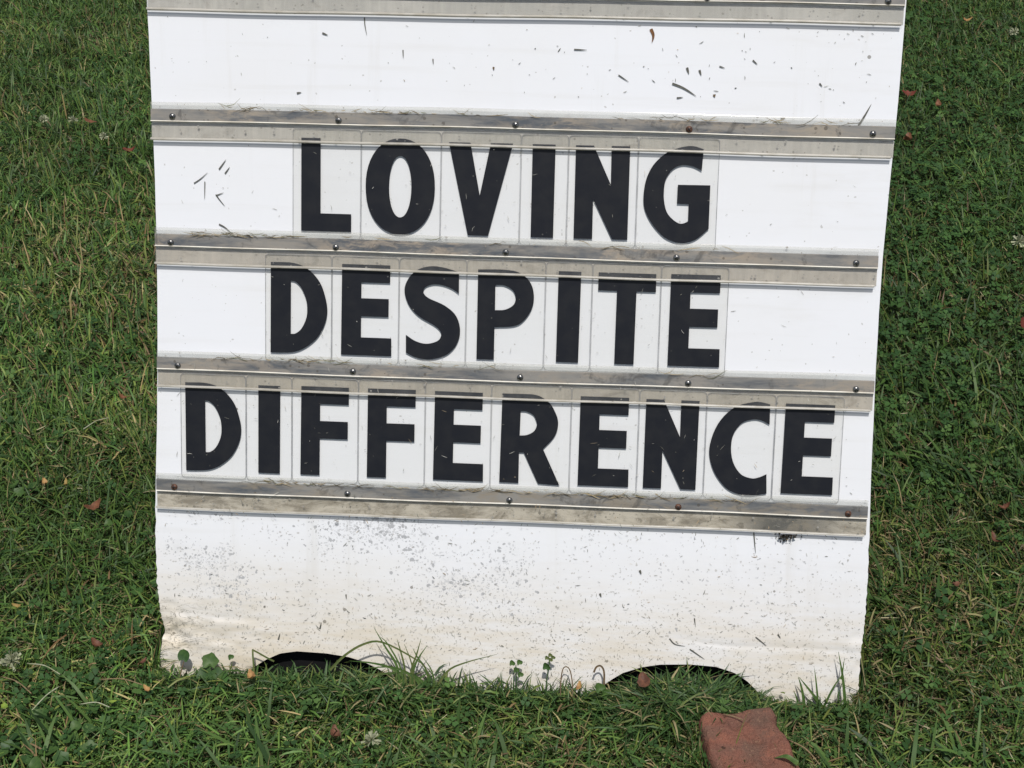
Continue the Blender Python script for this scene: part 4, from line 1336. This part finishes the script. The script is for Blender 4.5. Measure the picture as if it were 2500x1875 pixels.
thing_mesh('brick', build_brick(), M_brick, 'worn chipped red-brown brick half sunk in the front grass', 'brick', (0.21, -0.09, 0.0))
BR_FRAGS = [((.226, -.092, .030), (.244, -.101, .034), .005, 'wide green blade leaning over the lower right corner of the brick'), ((.240, -.058, .026), (.256, -.036, .030), .0042, 'wide green blade right of the brick pointing up to the sign')]
for a, b, w, lab in BR_FRAGS:
    A, B = Vector(a), Vector(b)
    thing_mesh('long_grass', ribbon([B, (A + B) / 2 + Vector((0, 0, .005)), A], w, Vector((0.3, 1, 0.2))), M_blade, lab, 'grass blade', tuple(A))
thing_mesh('twig', tube_mesh('s', spline([(.187, -.0475, .0335), (.196, -.0505, .0338), (.203, -.0535, .0335)]), .0005, .0004), M_tanclip, 'thin tan twig lying on top of the brick', 'twig', (.187, -.0475, .0335))

# ------------------------------------------------------------------ litter stuck to the sign
def on_face(pts, n): return [b2w(a, b, n) for a, b in pts]


CLIPS = [
    (((.0446, .5534), (.0551, .5532)), .0012, 0, 'level dark clipping high on the sign near its middle'),
    (((.1063, .5710), (.1085, .5660), (.1075, .5602)), .0030, 1, 'rust-brown seed husk stuck just under the topmost track'),
    (((.1367, .5410), (.1384, .5358)), .0022, 0, 'left one of two short fat upright clippings above LOVING'), (((.1468, .5393), (.1485, .5349)), .0020, 0, 'right one of two short fat upright clippings above LOVING'),
    (((.1253, .5280), (.1336, .5250), (.1400, .5215), (.1452, .5182)), .0019, 0, 'longest curved dark twig stuck above the G of LOVING'), (((.1596, .5201), (.1600, .5178)), .0026, 2, 'stubby brown seed right of the long twig'),
    (((.0814, .5338), (.0899, .5285)), .0010, 0, 'thin slanting clipping left of the long twig'), (((.1894, .5480), (.1933, .5447)), .0013, 0, 'short slanting clipping in the upper right white area'),
    (((.1628, .5426), (.1673, .5412)), .0010, 0, 'tiny near-level clipping in the upper right white area'), (((.2438, .5309), (.2462, .5283)), .0013, 0, 'tiny dark clipping nearest the right edge above LOVING'),
    (((.2769, .4977), (.2815, .5060), (.2862, .5153)), .0019, 0, 'pointed dark blade rising from the track at the upper right'), (((.1294, .5165), (.1345, .5172)), .0013, 0, 'short clipping just under the long curved twig'),
    (((.2140, .5020), (.2180, .5025)), .0016, 0, 'dark scrap resting on the track at upper right'),
    (((-.1277, .5753), (-.1272, .5690), (-.1256, .5612)), .0010, 0, 'thin stem hanging from the topmost track'), (((-.1625, .5622), (-.1578, .5605)), .0016, 0, 'short clipping left of the hanging stem'),
    (((-.0956, .5500), (-.0953, .5433)), .0010, 0, 'upright thin clipping in the upper middle of the sign'), (((-.0708, .5434), (-.0704, .5389)), .0010, 0, 'second upright thin clipping in the upper middle'),
    (((-.0209, .5380), (-.0205, .5355)), .0018, 2, 'stubby olive seed in the upper middle of the sign'), (((-.1836, .5130), (-.1797, .5139)), .0016, 0, 'dark level clipping above the L of LOVING'),
    (((-.2493, .4487), (-.2433, .4570)), .0013, 0, 'slanting clipping highest in the blank area left of LOVING'), (((-.2443, .4453), (-.2402, .4509)), .0012, 0, 'slanting clipping second highest in the blank area left of LOVING'),
    (((-.2707, .4366), (-.2650, .4405), (-.2591, .4458)), .0009, 0, 'longest thin clipping in the blank area left of LOVING'), (((-.2614, .4383), (-.2617, .4237)), .0008, 0, 'upright thin clipping in the blank area left of LOVING'),
    (((-.2522, .4278), (-.2490, .4235), (-.2445, .4183)), .0010, 0, 'down-slanting clipping in the blank area left of LOVING'), (((-.2518, .4270), (-.2455, .4295)), .0009, 0, 'short cross clipping touching the down-slanting one left of LOVING'),
    (((-.2496, .4030), (-.2441, .4001), (-.2371, .3941)), .0014, 0, 'curved blade standing on the DESPITE track at the left'),
    (((.2095, .1550), (.2119, .1368)), .0010, 0, 'thin stem hanging from the lowest track near the dirt clump'), (((.1143, .1175), (.1157, .1139)), .0022, 0, 'fat dark clipping under the lowest track near the middle'),
    (((.0809, .0954), (.0822, .0921)), .0020, 0, 'fat dark clipping in the lower middle of the sign'), (((.1627, .0770), (.1638, .0701)), .0010, 0, 'upright clipping in the lower right of the sign'),
    (((.2156, .0626), (.2255, .0551)), .0011, 0, 'slanting clipping by the fold at lower right'), (((.2344, .0660), (.2369, .0623)), .0014, 0, 'short clipping just above the fold at lower right'),
    (((.1421, .0578), (.1470, .0530), (.1559, .0515)), .0010, 0, 'curved clipping on the fold above the right foot opening'), (((.1599, .0491), (.1730, .0406)), .0011, 0, 'long slanting clipping above the right foot opening'),
    (((-.1624, .0524), (-.1611, .0584)), .0013, 0, 'upright clipping above the left foot opening'), (((-.1397, .0846), (-.1392, .0804)), .0012, 0, 'short upright clipping in the lower left centre of the sign'),
    (((-.1993, .0406), (-.1977, .0466)), .0014, 0, 'clipping near the left end of the left foot opening')]
M_husk = plain_leaf('rusty_husk', (0.26, 0.12, 0.04), (0.10, 0.05, 0.025), 500)
for pts, w, mt, lab in CLIPS:
    A = b2w(pts[0][0], pts[0][1], 0.0008)
    thing_mesh('grass_clipping', ribbon(on_face(pts, 0.0009), w * 0.78), (M_clip, M_husk, M_stemr)[mt], lab, 'clipping', tuple(A), 'clippings stuck to the sign')

# countless finer clippings on board, panels and tracks
fine = Cloud()


def specks(N, x0, x1, h0, h1, lo, hi, wlo, whi, cols, probs, nfun):
    x = rng.uniform(x0, x1, N); h = rng.uniform(h0, h1, N)
    ok = (h > fB(x) + 0.004) & (x > fL(h) + .004) & (x < fR(h) - .004)
    x, h = x[ok], h[ok]; N = len(x)
    L = lo + (hi - lo) * rng.random(N) ** 2.2
    a = rng.uniform(0, math.pi, N); w = rng.uniform(wlo, whi, N) * .5
    bend = rng.normal(0, .18, N)
    n0 = nfun(x, h)
    V = np.zeros((N, 6, 3))
    for k, (t, ww) in enumerate(((-.5, .5), (0, 1), (.5, .3))):
        px = x + L * t * np.cos(a) - bend * L * (t * t) * np.sin(a); ph = h + L * t * np.sin(a) + bend * L * (t * t) * np.cos(a)
        for s, sg in ((0, -1), (1, 1)):
            qx = px - sg * w * ww * np.sin(a); qh = ph + sg * w * ww * np.cos(a)
            nn = n0 + (0.0003 if k == 1 else 0.0001)
            V[:, 2 * k + s, 0] = qx; V[:, 2 * k + s, 1] = qh * SL - nn * CL; V[:, 2 * k + s, 2] = qh * CL + nn * SL
    fine.add(V, [(0, 1, 3, 2), (2, 3, 5, 4)], pick(cols, probs, N) * rng.uniform(.6, 1.4, (N, 1)))


def off_flat(x, h): return board_bulge(x, h) + 0.0005


def off_tile(x, h):
    n = np.full(len(x), 0.0005)
    for a, b, c, d in TILES:
        n = np.where((x > a) & (x < b) & (h > c) & (h < d), 0.0024, n)
    for v, *_ in TRACKS:
        rel = (VB - v) - h
        n = np.where((rel > -0.017) & (rel < 0.0165), 0.0052, n)
    return n


DK = [(0.11, 0.11, 0.095), (0.19, 0.19, 0.165), (0.34, 0.335, 0.30), (0.36, 0.27, 0.17)]
FA = [(0.20, 0.195, 0.165), (0.32, 0.315, 0.28), (0.46, 0.45, 0.41), (0.42, 0.34, 0.24)]
specks(45, -.3, .3, .515, .575, .0007, .0030, .0003, .0006, DK, [.3, .3, .32, .08], off_flat)
specks(40, .0, .3, .515, .575, .001, .0042, .0004, .0008, DK, [.4, .3, .22, .08], off_flat)
specks(200, -.29, .29, .190, .490, .0007, .0050, .0002, .0005, FA, [.2, .3, .4, .10], off_tile)
specks(90, -.29, .29, .190, .290, .0008, .0060, .0002, .0005, FA, [.35, .3, .25, .10], off_tile)
specks(800, -.3, .305, .02, .150, .0006, .0036, .0002, .0005, FA, [.15, .3, .45, .10], off_flat)
specks(1300, -.3, .305, .0, .085, .0006, .0044, .0002, .0005, FA, [.3, .3, .25, .15], off_flat)
specks(70, -.3, .305, .02, .150, .002, .0048, .0004, .0007, DK, [.5, .3, .1, .10], off_flat)
specks(200, -.3, .3, .150, .1745, .001, .005, .0003, .0007, DK, [.4, .2, .2, .2], lambda x, h: np.full(len(x), .0052))
tag(fine.build('clipping_specks', M_thatch), 'countless fine mower clippings stuck all over the sign face', kind='stuff')

# dry grass caught along the tops of the tracks
caught = Cloud()
for v, spans in ((-0.0004, ((.06, .215, 60), (.21, .29, 14), (.40, .47, 12), (.50, .60, 20), (.30, .60, 10))), (0.1046, ((.03, .12, 70), (.12, .30, 12), (.33, .5, 10))),
                 (0.2095, ((.05, .17, 60), (.17, .30, 12), (.42, .48, 8))), (0.3160, ((.09, .16, 46), (.16, .30, 46), (.27, .33, 18), (.34, .40, 24), (.40, .50, 40), (.05, .55, 20))), (-0.1056, ((.1, .5, 20),))):
    for u0, u1, n in spans:
        x = rng.uniform(u0, u1, n) - .305
        n = int(n * .75); x = rng.uniform(u0, u1, n) - .305
        h = VB - v + .0112 + np.abs(rng.normal(0, .0011, n))
        L = .003 + .018 * rng.random(n) ** 1.8; a = rng.normal(0, .28, n)
        nn0 = rng.uniform(.0036, .0052, n)
        V = np.zeros((n, 8, 3))
        bend = rng.normal(0, .5, n)
        w = rng.uniform(.0003, .0007, n) * .5
        for k in range(4):
            t = k / 3 - .5
            px = x + L * t * np.cos(a) - bend * L * t * t * np.sin(a); ph = np.maximum(h + L * t * np.sin(a) + bend * L * t * t * np.cos(a), VB - v + .009)
            for s, sg in ((0, -1), (1, 1)):
                qh = ph + sg * w * (0.4 if k in (0, 3) else 1)
                V[:, 2 * k + s, 0] = px; V[:, 2 * k + s, 1] = qh * SL - nn0 * CL; V[:, 2 * k + s, 2] = qh * CL + nn0 * SL
        caught.add(V, [(0, 1, 3, 2), (2, 3, 5, 4), (4, 5, 7, 6)], pick([(.36, .29, .18), (.22, .17, .10), (.12, .10, .07), (.17, .17, .10)], [.3, .3, .25, .15], n) * rng.uniform(.7, 1.2, (n, 1)))
tag(caught.build('caught_dry_grass', M_thatch), 'wisps of dry grass caught along the tops of the letter tracks', kind='stuff')

# clod of mower dirt hanging under the lowest track
rr = random.Random(5)
pieces = []
for i in range(48):
    x = .238 + rr.gauss(0, .0045); h = .1545 - abs(rr.gauss(0, .0020)) + (0.001 if abs(x - .238) > .006 else 0)
    r = rr.uniform(.0008, .0022)
    c = b2w(x, h, .001 + rr.uniform(0, .003))
    vs = [c + Vector((rr.uniform(-1, 1), rr.uniform(-1, 1), rr.uniform(-1, 1))).normalized() * r for _ in range(4)]
    pieces.append((vs, [(0, 1, 2), (0, 2, 3), (0, 3, 1), (1, 3, 2)]))
thing_mesh('dirt_clod', join(pieces), M_dirt, 'ragged black clod of mower dirt hanging under the lowest track at right', 'dirt clod', tuple(b2w(.238, .153, .001)), None, None, False)
